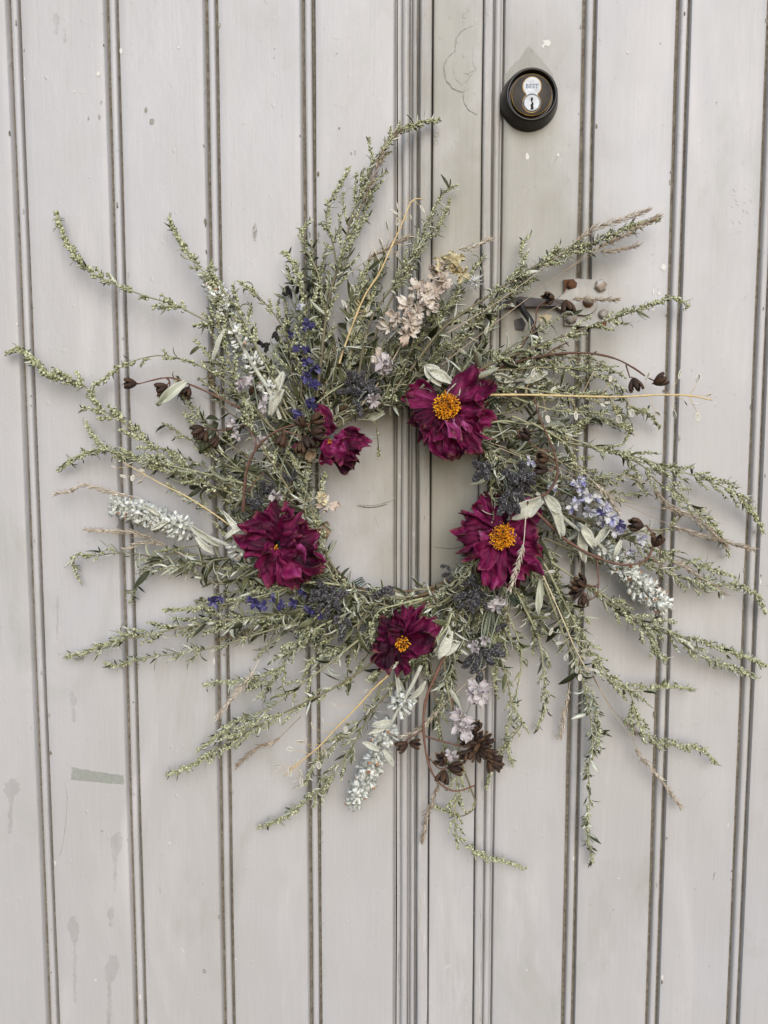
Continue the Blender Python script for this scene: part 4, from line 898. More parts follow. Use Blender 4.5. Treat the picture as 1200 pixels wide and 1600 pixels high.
dahlia('drooping half-closed burgundy dahlia at the upper left of the ring', 518, 684, .052, [
    (500, 632, 20, .002, .2, .1), (492, 655, 28, .0, .3, .0), (498, 702, 40, -.004, .3, -.14), (508, 716, 34, .002, .3, -.1), (520, 722, 34, .012, .4, .12), (530, 718, 30, .016, .4, .34), (540, 704, 26, .014, .3, .26), (545, 738, 28, .002, .3, -.12), (553, 728, 22, -.002, .3, -.16), (562, 712, 26, .0, .3, -.1),
    (576, 700, 22, -.002, .2, -.08), (570, 680, 26, .0, .3, -.02), (578, 694, 14, .0, .2, .06), (535, 690, 28, .014, .7, .16), (512, 668, 22, .008, .5, .06)],
    (514, 689, 4, .006, 10))

# ================================================================== LAMB'S EAR
def wool_whorl(mb, c, ax, r, n, brown=.1):
    """a ring of felted cups pressed round the stalk, bristling with wool"""
    u, v = perp(ax)
    for i in range(int(n * 1.9)):
        a = rnd(0, 6.283); rad = u * math.cos(a) + v * math.sin(a); e = rnd(-1, 1)
        d = unit(rad + ax * (e * .7 + .25) + jit(.45)); p = c + ax * (e * r * .75) + rad * r * rnd(.2, .6)
        L = r * rnd(.3, .6); w_ = r * rnd(.08, .145); k = 5; uu, vv = perp(d); va = min(1, max(0, random.gauss(.5, .26)))
        ring_ = lambda rr, h, z=0: [p + d * (L * h * (1 + z * rnd(0, 1))) + (uu * math.cos(6.283 * j / k) + vv * math.sin(6.283 * j / k)) * rr * rnd(.8, 1.2) for j in range(k)]
        V = ring_(w_ * .5, 0) + ring_(w_ * 1.0, .5) + ring_(w_ * 1.45, .8, .7) + ring_(w_ * .5, .45)
        mb.add(V, [(q * k + j, q * k + (j + 1) % k, (q + 1) * k + (j + 1) % k, (q + 1) * k + j) for q in range(3) for j in range(k)] + [tuple(3 * k + j for j in range(k))], 0, va)
        if random.random() < brown * .6:
            mb.blobs([p + d * L * .9], [d + jit(.4)], [w_ * 1.1], [1.9], [rnd(0, 1)], 1, ICO)
        for _ in range(9):                     # wool
            h = unit(d + jit(1.2)); q = p + d * L * rnd(.1, .95) + jit(w_); s_ = unit(np.cross(h, jit(1))) * .0002; t2 = np.cross(h, s_)
            tp = q + h * rnd(.0018, .0042) + jit(.0008)
            mb.add([q - s_, q + s_, q + t2, tp], [(0, 1, 3), (1, 2, 3), (2, 0, 3), (0, 2, 1)], 0, rnd(.4, 1))
def lambs_ear(label, px, d0, d1, whorls, leaves, brown=.1, thick=2.2):
    root = empty('lambs_ear_spike', wreath, label); path, L = wpath(px, d0, d1, .004)
    mb = MB(); tube(mb, path, thick * mm, thick * .8 * mm, 8, var=.5); mb.build('stem', M['wool_leaf'], root)
    for (t, r, n) in whorls:
        i = min(len(path) - 2, int(t * (len(path) - 1))); tg = unit(path[i + 1] - path[max(0, i - 1)]); mb = MB()
        wool_whorl(mb, path[i], tg, r * PX, n, brown); mb.build('woolly_whorl', [M['wool'], M['rust_bit']], root)
    for (bx, by, tx, ty, wpx, dep, curl) in leaves:
        a = np.array(at(bx, by, dep)); b_ = np.array(at(tx, ty, dep + rnd(-.004, .004))); mb = MB(); Lf = np.linalg.norm(b_ - a)
        G, VA = petal_grid(a, unit(b_ - a) + np.array((0, -1, 0)) * curl * .45, unit(np.array((rnd(-.6, .6), -1, rnd(-.3, .6)))), Lf * 1.12, wpx * .85 * PX, curl, rnd(.3, 1.0), rnd(.5, .9), .05, rnd(.9, 1.6), n=14, m=9, taper=.85)
        sheet(mb, G, .0009, 0, 0, np.clip(VA + rnd(-.1, .3), 0, 1))
        mb.build('leaf', M['wool_leaf'], root)
lambs_ear('pale woolly lambs ear spike pointing left from the left dahlia', [(392, 868), (340, 845), (300, 828), (250, 812), (205, 797), (178, 784)], .05, .025,
          [(.08, 17, 20), (.50, 20, 26), (.62, 20, 28), (.70, 20, 28), (.77, 20, 28), (.84, 19, 26), (.90, 18, 24), (.955, 16, 20), (1.0, 12, 16)],
          [(345, 850, 302, 826, 16, .058, .3), (308, 838, 332, 864, 14, .06, 1.6), (355, 842, 384, 806, 16, .058, 1.5), (262, 815, 238, 826, 10, .05, .4), (250, 805, 228, 790, 10, .05, .4), (385, 850, 362, 800, 13, .05, 1.2)])
lambs_ear('pale woolly lambs ear spike pointing down below the bottom dahlia', [(658, 1040), (640, 1078), (622, 1110), (603, 1145), (588, 1180), (570, 1220), (552, 1256)], .048, .028,
          [(.26, 20, 26), (.48, 21, 28), (.66, 20, 28), (.76, 19, 26), (.83, 19, 26), (.89, 17, 24), (.95, 15, 20), (1.0, 12, 16)],
          [(640, 1090, 668, 1070, 16, .055, 1.1), (612, 1130, 586, 1126, 18, .055, 1.4), (610, 1132, 578, 1142, 12, .055, .9), (598, 1172, 620, 1192, 14, .055, .9), (592, 1170, 570, 1158, 14, .05, .7), (625, 1085, 618, 1052, 10, .05, .3),
           (690, 1010, 700, 978, 34, .05, .7), (680, 1020, 712, 1000, 30, .052, 1.0), (700, 985, 688, 1025, 26, .054, .6)])
lambs_ear('pale woolly lambs ear spike with rusty florets, right of the ring', [(838, 770), (870, 800), (900, 825), (935, 850), (970, 885), (1005, 920), (1038, 950)], .045, .03,
          [(.52, 16, 18), (.62, 19, 24), (.70, 20, 26), (.77, 21, 28), (.84, 21, 28), (.90, 20, 26), (.95, 18, 22), (1.0, 14, 18)],
          [(848, 778, 880, 830, 24, .054, .9), (905, 830, 912, 872, 22, .056, .4), (930, 852, 948, 826, 18, .05, .5), (845, 775, 872, 796, 30, .05, .7), (925, 855, 905, 820, 22, .054, .4), (960, 868, 968, 846, 12, .052, .3)], brown=.35)
lambs_ear('faded woolly lambs ear spike among the leaves at the upper left', [(438, 655), (420, 610), (395, 570), (368, 520), (345, 470), (325, 432)], .046, .03,
          [(.18, 15, 16), (.38, 16, 18), (.56, 17, 20), (.70, 18, 22), (.82, 18, 22), (.92, 17, 22), (1.0, 13, 16)],
          [(430, 625, 445, 590, 26, .04, .4), (352, 515, 336, 560, 12, .05, .5), (425, 650, 440, 612, 22, .045, .5)], brown=.12)
lambs_ear('short tuft of woolly lambs ear above the top right dahlia', [(720, 605), (770, 598), (812, 594), (850, 592)], .03, .022, [(.55, 16, 20), (.75, 17, 22), (.95, 15, 18)],
          [(705, 598, 672, 578, 24, .05, .8), (712, 602, 700, 628, 26, .05, 1.0), (800, 595, 770, 588, 20, .035, .5), (820, 600, 850, 590, 20, .035, .5)])

# ================================================================== LARKSPUR
def floret(c, d, size, n=7, crumple=2.4, bright=0.0):
    mb = MB(); u, v = perp(unit(d))
    for i in range(n):
        a = 6.283 * i / n + rnd(-.4, .4); rad = u * math.cos(a) + v * math.sin(a)
        dd = unit(rad * rnd(.5, 1) + d * rnd(.1, .8) + jit(.25)); L = size * rnd(.6, 1.1)
        G, VA = petal_grid(c + rad * .0006, dd, unit(d + jit(.4)), L, L * rnd(.5, .85), rnd(-.4, 1.0), rnd(0, .8), 2.0, .2, crumple, n=6, m=5)
        sheet(mb, G, .0003, 0, 0, np.clip(VA * 1.2 + rnd(-.3, .4) + bright, 0, 1))
    sp, _ = smooth_path([c, c - d * size * .5 + jit(.001), c - d * size * .9 + jit(.003)], .002)
    tube(mb, sp, .0009, .0003, 5, var=.8)
    return mb
def larkspur(label, px, d0, d1, mat, spots, size=11, stemmat='herb_stem'):
    root = empty('larkspur_spike', wreath, label); path, L = wpath(px, d0, d1, .003); mb = MB(); tube(mb, path, .9 * mm, .5 * mm, 6, var=.6)
    for k_, (fx_, fy_, s_, *mt) in enumerate(spots):
        if mat == 'indigo' and k_ % 4 == 2: continue
        dep = max(d0, d1) + rnd(.004, .014); c = np.array(at(fx_, fy_, dep)); j = int(np.argmin(np.linalg.norm(path - c, axis=1)))
        tube(mb, np.array([path[j], (path[j] + c) / 2 + jit(.001), c]), .4 * mm, .3 * mm, 4, var=.7, cap=False)
        f = floret(c, unit(unit(c - path[j] + jit(.001)) * .6 + np.array((0, -1, 0)) + jit(.4)), s_ * PX * (.74 if mat == 'indigo' else .82 if mat == 'violet' else 1.12), bright=.2 if mat in ('blush', 'mauve') else 0.0); f.build('flower', M[mt[0] if mt else mat], root)
    mb.build('stem', M[stemmat], root)
larkspur('indigo larkspur spike standing above the drooping dahlia', [(492, 655), (482, 600), (478, 545), (477, 490), (470, 455)], .05, .03, 'indigo',
         [(470, 648, 16), (486, 632, 15), (482, 615, 16), (490, 600, 15), (478, 588, 15), (492, 575, 14), (455, 588, 14), (480, 568, 15), (466, 545, 11), (482, 508, 14), (466, 520, 12), (455, 523, 10), (468, 481, 12, 'violet'), (480, 548, 11)])
larkspur('indigo larkspur spike lying left from the grey seed heads', [(540, 955), (480, 948), (420, 942), (370, 940), (330, 940)], .045, .03, 'indigo',
         [(333, 940, 14), (345, 936, 12), (382, 945, 13), (398, 940, 16), (412, 946, 14), (426, 936, 13), (448, 932, 13), (458, 942, 13), (484, 952, 15), (500, 962, 10), (524, 966, 10), (474, 928, 13), (440, 945, 12)])
larkspur('pale violet larkspur spike right of the grey seed heads', [(815, 720), (850, 750), (895, 775), (940, 800), (985, 830)], .05, .035, 'violet',
         [(828, 722, 12), (862, 762, 12), (900, 762, 17), (915, 775, 16), (895, 790, 14), (932, 780, 16), (920, 800, 17), (945, 792, 14), (955, 808, 18), (968, 820, 14, 'indigo'), (962, 830, 14), (1000, 843, 13), (985, 862, 9), (908, 750, 12), (936, 798, 12, 'indigo'), (940, 815, 12)])
larkspur('blush and cream larkspur spike at the top of the wreath', [(560, 640), (590, 600), (618, 555), (645, 505), (670, 460), (700, 415)], .05, .03, 'blush',
         [(709, 408, 16, 'cream'), (695, 415, 17, 'cream'), (722, 428, 13, 'cream'), (680, 425, 18), (690, 438, 17), (655, 452, 18), (665, 468, 17), (678, 462, 19), (640, 478, 17), (652, 488, 16), (672, 478, 16), (608, 510, 18), (620, 498, 14), (638, 520, 18), (640, 505, 17), (600, 568, 16, 'mauve'), (608, 575, 13, 'mauve'), (583, 627, 14, 'mauve'), (594, 560, 13)], stemmat='grass')
larkspur('faded mauve larkspur spike hanging right of the woolly spike', [(790, 930), (770, 990), (755, 1050), (735, 1100), (720, 1145)], .045, .03, 'mauve',
         [(775, 948, 14), (783, 938, 12), (748, 1075, 17), (752, 1088, 15), (740, 1085, 13), (722, 1120, 18), (728, 1138, 17), (716, 1132, 15), (706, 1178, 12), (742, 1010, 12), (758, 1000, 9)])
larkspur('faded blush larkspur blooms scattered on the left side of the ring', [(520, 830), (480, 790), (440, 720), (410, 660), (395, 590)], .055, .045, 'mauve',
         [(508, 790, 17, 'blush'), (500, 778, 12, 'cream'), (432, 772, 12), (405, 690, 12), (368, 664, 12), (380, 600, 14), (412, 632, 11), (372, 680, 10)])

# ================================================================== GREY SEED HEADS
def head_mesh(name, r, L, mat):
    mb = MB(); cen, ax, rad, el, va = [], [], [], [], []
    n = int(95 * (L / .016))
    for i in range(n):
        t = (i + .5) / n; a = i * 2.39996; rr = r * (math.sin(math.pi * (.12 + .80 * t)) ** .6) * rnd(.85, 1.1)
        cen.append((rr * math.cos(a), rr * math.sin(a), t * L)); ax.append((math.cos(a), math.sin(a), .9)); rad.append(rnd(.00075, .0012)); el.append(rnd(1.2, 1.9)); va.append(min(1, max(0, random.gauss(.45, .28))))
    mb.blobs(cen, ax, rad, el, va)
    sp, _ = smooth_path([np.array((0, 0, -.002)), np.array((0, 0, L * .5)), np.array((0, 0, L))], .003); tube(mb, sp, r * .8, r * .35, 7, var=.2)
    return mb.mesh(name, mat)
HEADS = {k: [head_mesh('seed_head', r * mm, L * mm, M[k]) for r, L in ((3.4, 13), (3.9, 16), (3.1, 11), (3.7, 19))] for k in ('herb', 'herb_dark')}
def herb(label, base, heads, depth, mat='herb', base_d=.03):
    root = empty('seed_head_sprig', wreath, label); b0 = np.array(at(base[0], base[1], base_d)); st = MB()
    for (hx, hy, ang, s_) in heads:
        dep = depth + rnd(-.004, .008); L = .014 * s_
        d = unit(np.array((math.cos(R(ang)), rnd(-.5, .1), math.sin(R(ang))))); c = np.array(at(hx, hy, dep)) - d * L * .5
        p, _ = smooth_path([b0, b0 * .45 + c * .55 - d * .004 + jit(.003), c - d * .004, c], .004); tube(st, p, .75 * mm, .45 * mm, 5, var=rnd(.2, .9), cap=False)
        o = obj('seed_head', random.choice(HEADS[mat]), root); q = Vector(d).to_track_quat('Z', 'Y')
        o.matrix_local = Matrix.Translation(Vector(c)) @ q.to_matrix().to_4x4() @ Matrix.Scale(s_ * rnd(.74, .95), 4)
    st.build('stem', M['herb_stem'], root)
herb('black seed heads at the upper left beside the tall sprig', (500, 600), [(452, 458, 110, .7), (465, 450, 80, .7), (484, 445, 70, .7), (497, 450, 40, .7), (488, 462, 10, .6), (442, 458, 150, .6), (458, 440, 90, .6), (500, 460, -30, .6), (472, 462, 60, .6)], .03, 'herb_dark')
herb('small black seed heads beside the indigo spike', (480, 620), [(412, 540, 200, .8), (405, 535, 150, .6), (415, 548, 240, .6), (432, 526, 110, .6), (428, 523, 60, .5)], .035, 'herb_dark')
herb('dark grey seed heads above the drooping dahlia', (545, 660), [(560, 595, 120, 1.0), (545, 600, 140, 1.0), (575, 598, 60, 1.0), (555, 612, 170, 1.1), (572, 612, 30, 1.0), (585, 610, 10, .9), (536, 612, 190, .9), (548, 588, 110, .9), (566, 588, 80, .8), (560, 625, 220, .9), (578, 628, -60, 1.0), (562, 640, -80, .9), (584, 595, 40, .8)], .045)
herb('dark grey seed heads over the upper petals of the right dahlia', (782, 735), [(750, 728, 160, 1.1), (742, 722, 120, 1.0), (762, 730, 100, 1.0), (748, 742, 230, 1.0), (760, 742, 280, .9), (800, 748, 130, 1.1), (815, 740, 60, 1.0), (825, 745, 20, 1.1), (800, 762, 200, 1.1), (812, 760, 250, 1.2), (824, 764, 300, 1.1), (790, 775, 230, 1.0), (802, 780, 260, 1.1), (815, 778, 290, 1.0), (786, 792, 240, 1.0), (796, 800, 265, 1.0), (808, 796, 285, 1.0), (832, 754, 330, 1.0), (816, 728, 90, .9), (782, 785, 220, .9)], .068)
herb('grey violet seed heads under the left dahlia', (560, 930), [(490, 925, 160, 1.0), (505, 920, 120, 1.0), (520, 918, 100, 1.0), (500, 935, 200, 1.1), (515, 938, 240, 1.1), (530, 930, 60, 1.0), (498, 950, 220, 1.0), (512, 955, 260, 1.0), (528, 950, 300, 1.0), (540, 925, 40, 1.0), (524, 970, 250, .9), (508, 965, 230, .9), (535, 985, 280, .9), (545, 975, 300, .8), (532, 1000, 260, .8), (488, 938, 190, .9), (575, 922, 150, .9), (590, 930, 200, .9), (608, 920, 20, 1.0), (615, 928, -20, .8)], .055)
herb('grey violet seed heads between the right and the bottom dahlia', (755, 900), [(690, 885, 180, .7), (700, 886, 120, .6), (696, 898, 200, .7), (705, 905, 240, .6), (712, 918, 230, .9), (728, 912, 200, .9), (740, 905, 90, .9), (748, 915, 60, 1.0), (735, 928, 230, 1.0), (720, 932, 200, 1.0), (745, 938, 270, 1.1), (755, 930, 320, 1.0), (730, 945, 250, 1.0), (718, 948, 220, .9), (760, 948, 300, .9), (738, 955, 270, .9)], .05)
herb('grey violet seed heads hanging low beside the mauve blooms', (770, 930), [(735, 1030, 220, 1.0), (748, 1028, 250, 1.1), (760, 1022, 300, 1.0), (742, 1042, 240, 1.0), (755, 1044, 280, 1.0), (768, 1035, 320, 1.0), (775, 1020, 350, 1.1), (728, 1040, 200, .8), (780, 1008, 20, .9), (750, 1058, 270, .9), (785, 978, 30, .8), (778, 985, 300, .7)], .042)
herb('small grey seed heads above the left dahlia', (470, 800), [(395, 785, 160, .9), (405, 780, 130, .8), (412, 760, 100, .9), (422, 762, 60, .8), (400, 792, 200, .8), (460, 740, 90, .8), (450, 748, 150, .7)], .05)

# ================================================================== SPLIT SEED PODS ON CURVING TWIGS
def pod_mesh(opening, L=1.0):
    mb = MB(); n = 5
    for k in range(n):
        a = 6.283 * k / n + rnd(-.15, .15); rad = np.array((math.cos(a), math.sin(a), 0)); side = np.array((-math.sin(a), math.cos(a), 0)); G = []
        for i in range(9):
            t = i / 8; ro = .48 * math.sin(math.pi * (.08 + .62 * t)) ** .8 + opening * t * t * .55; z = .98 * t; wd = .25 * math.sin(math.pi * min(.97, .1 + .86 * t)) ** .7
            G.append([rad * (ro - .14 * s * s * (1 + .3 * t)) + side * (wd * s) + np.array((0, 0, z)) for s in (-1, -.5, 0, .5, 1)])
        sheet(mb, np.array(G)[:, ::-1], .05, 0, 1, rnd(.25, .75), rnd(0, 1), 3)
        G2 = [[rad * (.1 + .24 * math.sin(math.pi * t) + .3 * opening * t) + side * (.12 * s * math.sin(math.pi * (.05 + .9 * t))) + np.array((0, 0, .1 + .75 * t)) for s in (-1, 0, 1)] for t in [i / 5 for i in range(6)]]
        sheet(mb, G2, .06, 1, 1, rnd(0, 1))
    for k in range(5):
        a = 6.283 * k / 5 + .5; leaf(mb, np.array((0, 0, -.03)), np.array((math.cos(a), math.sin(a), .5)), np.array((0, 0, 1.0)), .42, .26, curl=-.9, n=4, mt=2, mbk=2, var=rnd(.2, 1), thick=.03)
    mb.blobs([(0, 0, .03)], [(0, 0, 1)], [.17], [.8], [.5], 2, ICO)
    return mb.mesh('seed_pod', [M['pod'], M['pod_in'], M['calyx'], M['pod_rim']])
PODS = [pod_mesh(o) for o in (.06, .2, .36, .12, .5)]
def pod_twig(label, twigs, pods, depth, mat='twig'):
    root = empty('seed_pod_twig', wreath, label); st = MB(); paths = []
    for (px, r0, r1) in twigs:
        p, _ = wpath(px, depth, depth, .004, .0035); paths.append(p); ph = rnd(0, 9)
        tube(st, p, 0, 0, 7, var=rnd(.3, .8), rfun=lambda k, a=r0, b=r1, ph=ph: mm * (a + (b - a) * k) * (1 + .16 * math.sin(k * 37 + ph)))
    allp = np.concatenate(paths)
    for (hx, hy, ang, size, var, *yy) in pods:
        size *= .86
        d = unit(np.array((math.cos(R(ang)), yy[0] if yy else rnd(-.7, -.2), math.sin(R(ang))))); c = np.array(at(hx, hy, depth + .004)) - d * size * PX * .5
        j = int(np.argmin(np.linalg.norm(allp - c, axis=1)))
        p, _ = smooth_path([allp[j], (allp[j] + c) / 2 + jit(.001) - d * .003, c + d * .001], .003); tube(st, p, .7 * mm, .8 * mm, 5, var=.5, cap=False)
        o = obj('seed_pod', PODS[var % 5], root); q = Vector(d).to_track_quat('Z', 'Y')
        o.matrix_local = Matrix.Translation(Vector(c)) @ q.to_matrix().to_4x4() @ Matrix.Rotation(rnd(0, 6), 4, 'Z') @ Matrix.Scale(size * PX, 4)
    st.build('twig', M[mat], root); return root
pod_twig('red-brown twig of dark seed pods at the left, below the long pale sprig', [([(400, 650), (340, 620), (295, 600), (262, 590), (215, 600)], 1.4, .7), ([(395, 660), (350, 672), (320, 668)], 1.2, .6)],
         [(203, 599, 180, 20, 0), (252, 606, 200, 20, 1), (257, 618, 230, 20, 0), (292, 612, 250, 18, 1), (308, 672, 200, 22, 3), (318, 682, 250, 20, 1), (396, 610, 40, 18, 0), (335, 690, 230, 18, 0)], .032)
pod_twig('curving twig of blackish seed pods against the drooping dahlia', [([(380, 800), (382, 760), (388, 725), (405, 695), (430, 675), (455, 665), (485, 662)], 1.7, 1.0), ([(395, 712), (400, 690), (385, 665)], 1.0, .6), ([(440, 672), (465, 680), (480, 690)], .9, .6), ([(388, 770), (400, 750), (412, 738)], .9, .5)],
         [(495, 655, 20, 22, 0), (497, 676, 0, 24, 3), (480, 692, 290, 24, 3), (470, 700, 260, 20, 0), (440, 688, 250, 22, 0), (470, 660, 120, 18, 1)], .066)
pod_twig('arching twig with two seed pods, right above the straw stem', [([(720, 595), (770, 578), (820, 562), (870, 553), (920, 552), (960, 560), (990, 575), (1012, 590), (1035, 600)], 1.6, .8), ([(850, 556), (872, 542), (888, 535)], .9, .5), ([(978, 570), (984, 590)], .8, .6), ([(905, 553), (903, 570)], .6, .4)],
         [(992, 601, 280, 22, 2), (1032, 594, 30, 22, 1)], .035)
pod_twig('thin twig with seed pods in front of the latch', [([(790, 590), (810, 550), (835, 510), (840, 480), (860, 470), (880, 475)], 1.1, .6)], [(886, 480, 280, 24, 1), (858, 466, 200, 20, 2)], .03)
pod_twig('curling twig with three seed pods beside the top right dahlia', [([(832, 780), (855, 770), (870, 745), (868, 715), (855, 680), (842, 650), (835, 620)], 1.5, .8), ([(868, 730), (860, 735), (850, 735)], .8, .6), ([(860, 705), (840, 700), (828, 690)], .7, .5)],
         [(820, 680, 130, 22, 3), (848, 716, 160, 22, 0), (845, 732, 170, 24, 3)], .062)
pod_twig('long looping twig with seed pods lying over the right woolly spike', [([(838, 800), (880, 840), (920, 865), (960, 880), (990, 882), (1012, 872), (1020, 850), (1018, 832), (1010, 822)], 1.7, 1.0), ([(932, 870), (935, 905), (932, 930), (915, 940)], 1.0, .6), ([(1020, 850), (1032, 858), (1030, 870)], .8, .5)],
         [(994, 820, 170, 24, 0), (1026, 845, 80, 22, 1), (905, 915, 170, 22, 2), (900, 925, 190, 20, 4), (908, 908, 140, 20, 2), (911, 938, 260, 18, 1)], .058)
pod_twig('looping twig with a crowded cluster of open brown pods at the bottom', [([(700, 1010), (685, 1045), (668, 1085), (662, 1120), (664, 1165), (672, 1200), (688, 1225), (712, 1236), (742, 1228)], 1.9, .9), ([(664, 1150), (690, 1158), (720, 1165), (750, 1165)], 1.1, .8), ([(705, 1090), (712, 1130), (725, 1160)], .9, .7), ([(668, 1180), (685, 1200), (700, 1200)], .9, .6), ([(663, 1140), (645, 1150), (630, 1160)], .9, .6)],
         [(628, 1166, 200, 20, 1), (648, 1162, 10, 18, 1), (690, 1188, 130, 22, 2), (712, 1200, 10, 24, 1), (692, 1214, 250, 22, 2), (735, 1145, 120, 20, 4), (748, 1152, 60, 20, 2), (728, 1158, 170, 20, 2), (742, 1165, 200, 20, 4), (758, 1165, 20, 20, 2), (735, 1178, 230, 20, 2), (752, 1180, 300, 20, 4), (766, 1178, 340, 20, 2), (776, 1188, 350, 20, 1), (768, 1196, 300, 20, 2), (725, 1180, 210, 18, 4), (745, 1135, 90, 18, 1), (762, 1155, 40, 18, 4), (778, 1196, 330, 18, 1), (756, 1172, 0, 18, 2)], .045)

# ================================================================== STRAW STEMS WITH PAPERY DISCS
def disc_mesh():
    mb = MB(); n = 18; P = [(.5 * math.sin(6.283 * j / n) * (.62 + .1 * math.cos(6.283 * j / n)), .5 - .5 * math.cos(6.283 * j / n)) for j in range(n)]
    def ringp(k, y): return [(p[0] * k, y, .5 + (p[1] - .5) * k) for p in P]
    V = ringp(1, 0) + ringp(.86, -.05) + ringp(.78, -.012) + ringp(.86, .05) + ringp(.78, .012)
    q = lambda a, b: [(a * n + j, a * n + (j + 1) % n, b * n + (j + 1) % n, b * n + j) for j in range(n)]
    f1 = q(0, 1) + q(1, 2) + q(3, 0) + q(4, 3); f2 = [tuple(2 * n + j for j in range(n)), tuple(4 * n + j for j in range(n - 1, -1, -1))]
    mb.add(V, f1 + f2, [1] * len(f1) + [0] * 2, .6); mb.blobs([(0, -.02, .55)], [(0, 0, 1)], [.06], [2.2], [.1], 1, OCT)
    return mb.mesh('pod_disc', [M['disc'], M['disc_rim']])
DISC = disc_mesh()
def straw(label, px, depth, discs, mat='straw', r=(1.3, .8), hairs=0, d1=None):
    root = empty('straw_stem', wreath, label); path, L = wpath(px, depth, depth if d1 is None else d1, .002); st = MB(); tube(st, path, 0, 0, 7, var=rnd(.3, 1), rfun=lambda k: .82 * mm * (r[0] + (r[1] - r[0]) * k) * (1 + .07 * math.sin(k * 31) + .35 * (math.sin(k * 15.7) ** 60)))
    for (hx, hy, ang, size) in discs:
        d = unit(np.array((math.cos(R(ang)), rnd(-.25, .25), math.sin(R(ang))))); dep = depth if d1 is None else (depth + d1) / 2
        c = np.array(at(hx, hy, dep + rnd(-.002, .006))) - d * size * PX * .5; j = int(np.argmin(np.linalg.norm(path - c, axis=1)))
        j = max(0, j - random.randint(1, 4))
        p, _ = smooth_path([path[j], (path[j] + c) / 2 + jit(.0015), c + d * .0005], .003); tube(st, p, .28 * mm, .24 * mm, 4, var=.7, cap=False)
        o = obj('pod_disc', DISC, root); q = Vector(d).to_track_quat('Z', 'Y')
        o.matrix_local = Matrix.Translation(Vector(c)) @ q.to_matrix().to_4x4() @ Matrix.Rotation(rnd(-.9, .9) + random.choice((0, math.pi / 2)) * 0, 4, 'Z') @ Matrix.Scale(size * PX, 4)
    for i in range(hairs):
        j = int(rnd(.3, 1) * (len(path) - 2)); tg = unit(path[j + 1] - path[j]); u, v = perp(tg); sgn = 1 if i % 2 else -1
        e = path[j] + tg * .004 + u * sgn * rnd(.006, .012) + jit(.002); tube(st, np.array([path[j], (path[j] + e) / 2 + tg * .001, e]), .25 * mm, .15 * mm, 4, var=.6, cap=False)
    st.build('stem', M[mat], root)
straw('golden straw stem leaning right beside the tall sprig', [(528, 575), (535, 552), (550, 510), (570, 462), (592, 428), (612, 385), (630, 345), (640, 320), (648, 311), (660, 311)], .034,
      [(621, 322, 100, 11), (616, 331, 140, 13), (605, 352, 100, 13), (621, 346, 80, 12), (595, 379, 110, 13), (586, 392, 110, 13), (642, 339, 280, 8), (643, 371, 0, 11), (638, 382, 10, 11), (621, 397, 250, 9), (592, 418, 260, 12), (551, 452, 100, 13), (538, 475, 120, 14), (575, 482, 60, 11), (577, 491, 40, 11), (660, 327, 300, 13)], hairs=12)
straw('golden straw stem running straight right from the top right dahlia', [(765, 617), (830, 617), (900, 619), (970, 620), (1030, 617), (1075, 618), (1112, 625)], .048,
      [(1062, 585, 80, 15), (1091, 590, 70, 13), (1054, 648, 280, 13), (1090, 652, 275, 14), (1086, 631, 0, 11), (1072, 630, 300, 8), (1108, 617, 20, 9), (1028, 646, 320, 10), (987, 646, 275, 12), (967, 655, 280, 14), (949, 629, 10, 9), (942, 633, 330, 9), (900, 650, 275, 13), (929, 583, 30, 11), (1012, 587, 60, 12), (954, 592, 80, 9), (833, 583, 80, 13), (856, 655, 280, 12)], r=(1.5, 1.0))
straw('thin golden straw stem crossing the left side above the woolly spike', [(365, 825), (330, 800), (290, 775), (250, 755), (215, 735), (192, 722)], .045, [(177, 729, 150, 7), (192, 744, 160, 10), (207, 747, 260, 10), (219, 753, 30, 10), (222, 735, 330, 8), (226, 728, 30, 8)], r=(1.0, .5))
straw('golden straw stem pointing down left from the bottom dahlia', [(610, 1052), (585, 1075), (555, 1108), (525, 1138), (500, 1165), (470, 1190), (443, 1213)], .045,
      [(469, 1159, 170, 13), (478, 1158, 80, 11), (453, 1170, 160, 12), (462, 1189, 30, 11), (453, 1206, 280, 15), (470, 1208, 290, 13), (459, 1220, 180, 11), (471, 1222, 280, 15), (435, 1197, 190, 12), (430, 1206, 200, 11), (489, 1134, 120, 13), (504, 1127, 100, 12), (498, 1196, 270, 14), (575, 1112, 60, 13), (522, 1100, 140, 11), (570, 1080, 40, 10), (509, 1177, 280, 11), (540, 1140, 270, 11)], hairs=6)
straw('pale straw stem with papery discs falling below the right dahlia', [(840, 882), (858, 920), (878, 965), (895, 1005), (910, 1035), (920, 1052)], .052,
      [(861, 987, 250, 13), (897, 979, 10, 12), (873, 1005, 200, 9), (912, 1002, 350, 12), (884, 1027, 250, 11), (912, 1017, 20, 10), (895, 1039, 240, 11), (901, 1047, 260, 10), (927, 1028, 20, 11), (925, 1046, 0, 10), (933, 1049, 340, 9), (906, 1059, 260, 10), (862, 893, 10, 11), (855, 960, 200, 10)], 'straw_pale', (1.0, .6))

